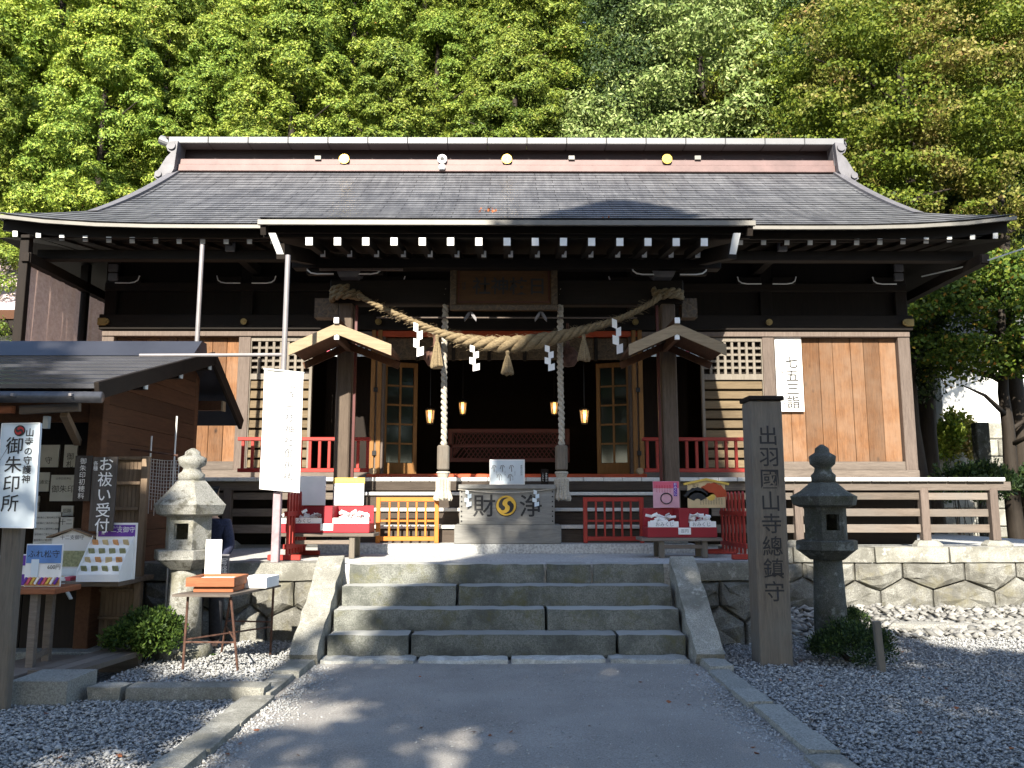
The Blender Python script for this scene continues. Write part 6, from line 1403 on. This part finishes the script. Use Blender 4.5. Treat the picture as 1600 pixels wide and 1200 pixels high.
def broad(seed, R3, n, per, ln, wd, mat, lay=.55, rc=(.5, .95)):
    rng = np.random.default_rng(seed); d = rng.normal(0, 1, (n, 3)); d /= np.linalg.norm(d, axis=1)[:, None]; cl = d*rng.uniform(.3, 1, (n, 1))**.45*np.array(R3)
    p, dd = clumps_to_leaves(cl, rng.uniform(*rc, n), per, rng, .5, lay); return leaf_object('broad_crown', p, dd, ln, wd, mat, None, .6, rng, True, True)
def broad_tree(label, cat, pos, ctr, R3, n, per, ln, wd, mat, seed, H, r, limbs=9, lay=.55, name='broadleaf_tree', rc=(.5, .95)):
    me = broad(seed, R3, n, per, ln, wd, mat, lay, rc); t = thing(name, label, cat, pos); c = bpy.data.objects.new('crown', me); COL.objects.link(c); c.parent = t; c.location = Vector(ctr)-Vector(pos)
    tr = bpy.data.objects.new('trunk', trunk_mesh('trunk', H, r, seed, .02, limbs, max(R3[:2])*.9)); COL.objects.link(tr); tr.parent = t; return t
broad_tree('pale green broadleaf tree above the right half of the roof ridge', 'tree', (6.4, 25, .8), (6.3, 24.5, 14.0), (3.0, 2.6, 4.6), 330, 240, .15, .065, 'oak', 31, 15, .3)
broad_tree('smaller pale green tree behind the roof ridge, left of the taller pale one', 'tree', (2.6, 24.5, .7), (2.7, 24.2, 11.0), (1.9, 1.8, 2.7), 150, 240, .14, .06, 'oak', 32, 11, .2)
broad_tree('dark leafy tree in the gap between the pale trees', 'tree', (4.4, 31, 4.4), (4.4, 31, 17.5), (2.2, 2, 5.0), 170, 130, .2, .1, 'shade_leaf', 37, 18, .25)
broad_tree('narrow dark tree left of the tall pale broadleaf tree', 'tree', (3.7, 24.6, .7), (3.75, 24.2, 15.2), (.95, .9, 3.6), 130, 190, .12, .05, 'dark_leaf', 41, 17, .18, 6)
broad_tree('narrow dark tree between the tall pale tree and the maples', 'tree', (9.0, 22.6, .2), (8.95, 22.2, 13.4), (.8, .8, 3.8), 120, 190, .12, .05, 'dark_leaf', 42, 16, .18, 6)
broad_tree('yellow and orange maple rising over the right end of the roof', 'maple tree', (10.4, 20.5, 0), (10.7, 20.3, 11.6), (3.6, 2.6, 4.6), 480, 300, .09, .07, 'maple', 33, 13, .26, 14, .38, 'maple_tree')
broad_tree('green maple with yellowing leaves behind the yellow and orange one', 'maple tree', (8.6, 24.5, .8), (8.6, 24.0, 12.5), (2.3, 2.3, 5.0), 290, 280, .095, .075, 'maple', 34, 14, .24, 10, .4, 'maple_tree')
broad_tree('lower maple with some orange leaves under the right eave', 'maple tree', (11.2, 18.5, 0), (10.6, 18.2, 5.7), (2.0, 1.7, 1.45), 150, 170, .095, .075, 'maple_low', 35, 6.5, .2, 9, .4, 'maple_tree', (.35, .7))
broad_tree('dark thick-trunked evergreen just right of the hall', 'evergreen tree', (9.35, 19.0, 0), (9.1, 19.6, 6.2), (1.5, 1.5, 2.3), 150, 130, .16, .06, 'needle_dark', 36, 9, .26, 12, .5, 'evergreen_tree')
broad_tree('dark evergreen with a bare trunk at the right picture edge', 'evergreen tree', (12.0, 19.4, 0), (12.6, 21.5, 9.6), (2.0, 1.6, 1.4), 110, 130, .16, .06, 'needle_dark', 38, 9, .3, 10, .5, 'evergreen_tree')
for i, (x, y, r3, n, lb) in enumerate(((10.1, 18.0, (.9, .6, .75), 5000, 'dark bush behind the right veranda end, nearest the hall'), (11.9, 18.6, (1.1, .6, .7), 6000, 'dark bush behind the right veranda end, below the white house'), (13.6, 18.4, (1.0, .6, .85), 5000, 'dark bush behind the right veranda end at the picture edge'))):
    shrub('background_bush', lb, (x, y, 1.95), r3, n, .11, .05, 'needle_dark', 6, 'bush')
p = W(1534, 690, 20); mb = MB(); mb.box(p.x-.16, p.x+.16, 19.9, 20.15, 0, PZ(660, 20), .02); tag(mb.build('stone_post', 'lantern_dark'), 'dark square stone post in front of the white house wall', 'post')
shrub('garden_shrub', 'bright yellow-green shrub left of the white house wall', (12.1, 22.4, 3.2), (.75, .6, 1.15), 5000, .12, .07, 'maple', 5)

# ------------------------------------------------------------------ buildings behind
h = thing('white_house', 'sunlit white plastered house beyond the trees at the right', 'house', (15.3, 26, .5))
mb = MB(); mb.box(12.9, 18.5, 24.4, 29, .5, 5.9); mb.build('wall', 'wall_white', h)
mb = MB(); mb.prism([(-.6, 0), (6.2, 0), (5.4, 1.3), (.2, 1.3)], (12.9, 23.8, 5.9), EX_, EZ_, (0, 1, 0), 5.8); mb.build('roof', 'roof_sheet', h)
mb = MB(); mb.box(15.9, 17.0, 24.36, 24.4, 3.2, 4.6); wn = mb.build('window', 'glass_dark', h); mb = MB(); mb.box(15.8, 17.1, 24.33, 24.36, 3.1, 3.2); mb.build('sill', 'wood_post', wn)
wl = thing('garden_wall', 'sunlit pale stone wall in front of the white house', 'stone wall', (15, 23.2, 0)); zz = 0
for r_ in range(8):
    x = 11.6+(.3 if r_ % 2 else 0)
    while x < 18.5:
        L = rg.uniform(.5, .95); piece('stone', 'granite_pale', wl, (x+L/2, 23.2+rg.uniform(-.02, .02), .24+r_*.48), (round(L-.02, 2), .3, .46), .03); x += L
h = thing('neighbour_house', 'house with a pale pink sheet roof at the far left edge', 'house', (-16, 25, 0)); zr0, zr1 = PZ(484, 22, 20), PZ(384, 23.6, 20)
for k in range(9):
    f0, f1 = k/9, (k+1)/9; mb = MB(); ya, yb = 22+1.6*f0*1.6, 22+1.6*f1*1.6; za, zb_ = zr0+(zr1-zr0)*f0, zr0+(zr1-zr0)*f1
    mb.add([(-22, ya, za), (-12.35, ya, za), (-12.35, yb, zb_+.01), (-22, yb, zb_+.01), (-22, ya, za+.03), (-12.35, ya, za+.03), (-12.35, yb, zb_+.02), (-22, yb, zb_+.02)], [(0, 3, 2, 1), (4, 5, 6, 7), (0, 1, 5, 4), (1, 2, 6, 5), (2, 3, 7, 6), (3, 0, 4, 7)]); mb.build('roof_sheet', 'roof_pink', h)
mb = MB(); mb.box(-22, -12.5, 22.5, 27, 0, zr0-.1); mb.build('wall', 'wall_white', h)
mb = MB(); mb.box(-22, -12.3, 22.0, 22.08, zr0-.25, zr0-.0); mb.build('fascia', 'wood_stall', h)
mb = MB(); mb.box(-22, -12.4, 22.05, 22.5, zr0-.6, zr0-.26); mb.build('eave_boxing', 'wood_dark', h)
mb = MB(); mb.box(-15.5, -13.6, 22.42, 22.5, 2.2, 3.9); mb.build('window', 'glass_dark', h)

# ------------------------------------------------------------------ curtain sheets and posts at the left end of the veranda
cx = -7.62
for i, (pts_, lb) in enumerate((([(46, 393), (128, 440)], 'dusty pinkish brown curtain sheet hanging at the left veranda end, nearer one'), ([(137, 447), (173, 466)], 'dusty pinkish brown curtain sheet hanging at the left veranda end, farther one'))):
    A_, B_ = [Wx(u, v, cx) for u, v in pts_]; NX, NZ = 40, 14; mb = MB()
    for j in range(NZ+1):
        for q in range(NX+1):
            s_ = q/NX; t_ = j/NZ; y = A_.y+(B_.y-A_.y)*s_; zt_ = A_.z+(B_.z-A_.z)*s_-.10*math.sin(s_*math.pi); fold = (.05*math.sin(s_*23+t_*1.3)+.03*math.sin(s_*51+1))*(.3+.7*t_)
            mb.v.append((cx+fold, y, zt_+(2.05-zt_)*t_))
    for j in range(NZ):
        for q in range(NX): mb.f.append((j*(NX+1)+q, j*(NX+1)+q+1, (j+1)*(NX+1)+q+1, (j+1)*(NX+1)+q))
    mb.mi = [0]*len(mb.f); tag(mb.build('curtain_sheet', 'curtain_cloth', smooth=True), lb, 'curtain', 'curtain sheets')
for i, (u, lb) in enumerate(((35, 'dark thin post at the left veranda end, nearest the pink-roofed house'), (132, 'dark thin post between the two curtain sheets'))):
    p = Wx(u, 460, cx+.02); mb = MB(); mb.box(cx-.05, cx+.09, p.y-.06, p.y+.06, 2.0, Wx(u, 395 if i == 0 else 432, cx).z+.3, .006); tag(mb.build('veranda_end_post', 'wood_dark_z'), lb, 'post')
mb = MB(); q0, q1 = W(1440, 432, 14.2), W(1640, 375, 11.5); mb.tube([q0, q0.lerp(q1, .5)-EZ_*.05, q1], .012, 5); tag(mb.build('service_cable', 'wire_white'), 'pale thin cable running from the right eave out of the picture', 'cable')

# ------------------------------------------------------------------ the trees behind the viewer that shade the yard
def shade_tree(label, x, y, prof, seed, n, per, ln, name='shade_conifer'):
    """prof: (height, radius) pairs of the crown"""
    rng = np.random.default_rng(seed); z = rng.uniform(prof[0][0], prof[-1][0], n); rm = np.interp(z, [q[0] for q in prof], [q[1] for q in prof]); a = rng.uniform(0, 6.28, n); r = rm*rng.uniform(0, 1, n)**.5
    cl = np.stack([r*np.cos(a), r*np.sin(a), z], 1); p, d = clumps_to_leaves(cl, rng.uniform(.35, .6, n), per, rng, .3, .7)
    t = thing(name, label, 'tree', (x, y, 0)); leaf_object('crown', p, d, ln, ln*.55, 'shade_leaf', t, .7, rng)
    tr = bpy.data.objects.new('trunk', trunk_mesh('trunk', prof[-1][0]*.9, .28, seed, .01, 12, 2, .4)); COL.objects.link(tr); tr.parent = t
shade_tree('tall conical conifer standing behind the viewer on the axis of the path', -1.15, -7, [(9.3, 2.5), (12, 2.4), (12.9, 1.95), (15.3, 1.75), (16.8, 1.35), (18.5, 1.25), (20.0, .95), (20.9, .3)], 51, 560, 60, .3)
low = ((-6.1, -8.6, [(5, 1.6), (7.5, 2.4), (9.8, 2.2), (10.5, 1.0)], 150, 'low broad tree behind the viewer at the left'), (-2.4, -9.2, [(5, 2.0), (8, 2.6), (11, 2.4), (12.4, 1.6)], 105, 'low broad tree behind the viewer at the middle'),
       (1.5, -8.8, [(5, 1.8), (8, 2.4), (10.8, 2.3), (11.8, 1.2)], 165, 'low broad tree behind the viewer at the right'), (5.2, -9.0, [(5, 1.8), (8, 2.5), (10.8, 2.3), (11.9, 1.0)], 165, 'low broad tree behind the viewer at the far right'), (-7.95, -8.6, [(6, 1.6), (8, 2.0), (12.4, 2.05), (13.0, 1.1), (14.0, .9)], 340, 'tall broad tree behind the viewer at the far left'))
for i, (x, y, pr, n, lb) in enumerate(low): shade_tree(lb, x, y, pr, 60+i, n, 55, .3, 'shade_broadleaf')
shade_tree('tall rounded tree behind the viewer at the far left, shading the stall', -9.9, -9.2, [(8, 1.8), (11, 2.5), (15, 2.4), (16.8, 1.0)], 72, 220, 55, .3, 'shade_broadleaf')
shade_tree('very tall slender conifer added unseen behind the viewer to shade the trees right of the hall', 5.6, -9, [(16.8, .8), (18, 1.25), (21, 1.2), (23.5, .7)], 73, 130, 55, .28)  # tree added out of view to darken the foliage beside the hall
shade_tree('slender tree behind the viewer, right of the conifer', .95, -6.2, [(10.0, .9), (12.0, 1.1), (13.6, .7)], 71, 60, 55, .28)
# unseen forest edge added behind the viewer to hide the low sky
for i in range(22):
    x = -36+i*3.5+rs.uniform(-.8, .8); y = -29+rs.uniform(-3, 2)-abs(x)*-.12; s = rs.uniform(1.1, 1.28)
    plant('cedar_tree', 'tall unseen cedar added to hide the low sky behind the viewer', 'cedar tree', 'unseen cedars added to hide the low sky behind the viewer', (x, y, 0), cedars[i % 2], (s*1.1, s*1.1, s), rs.uniform(0, 6.28))
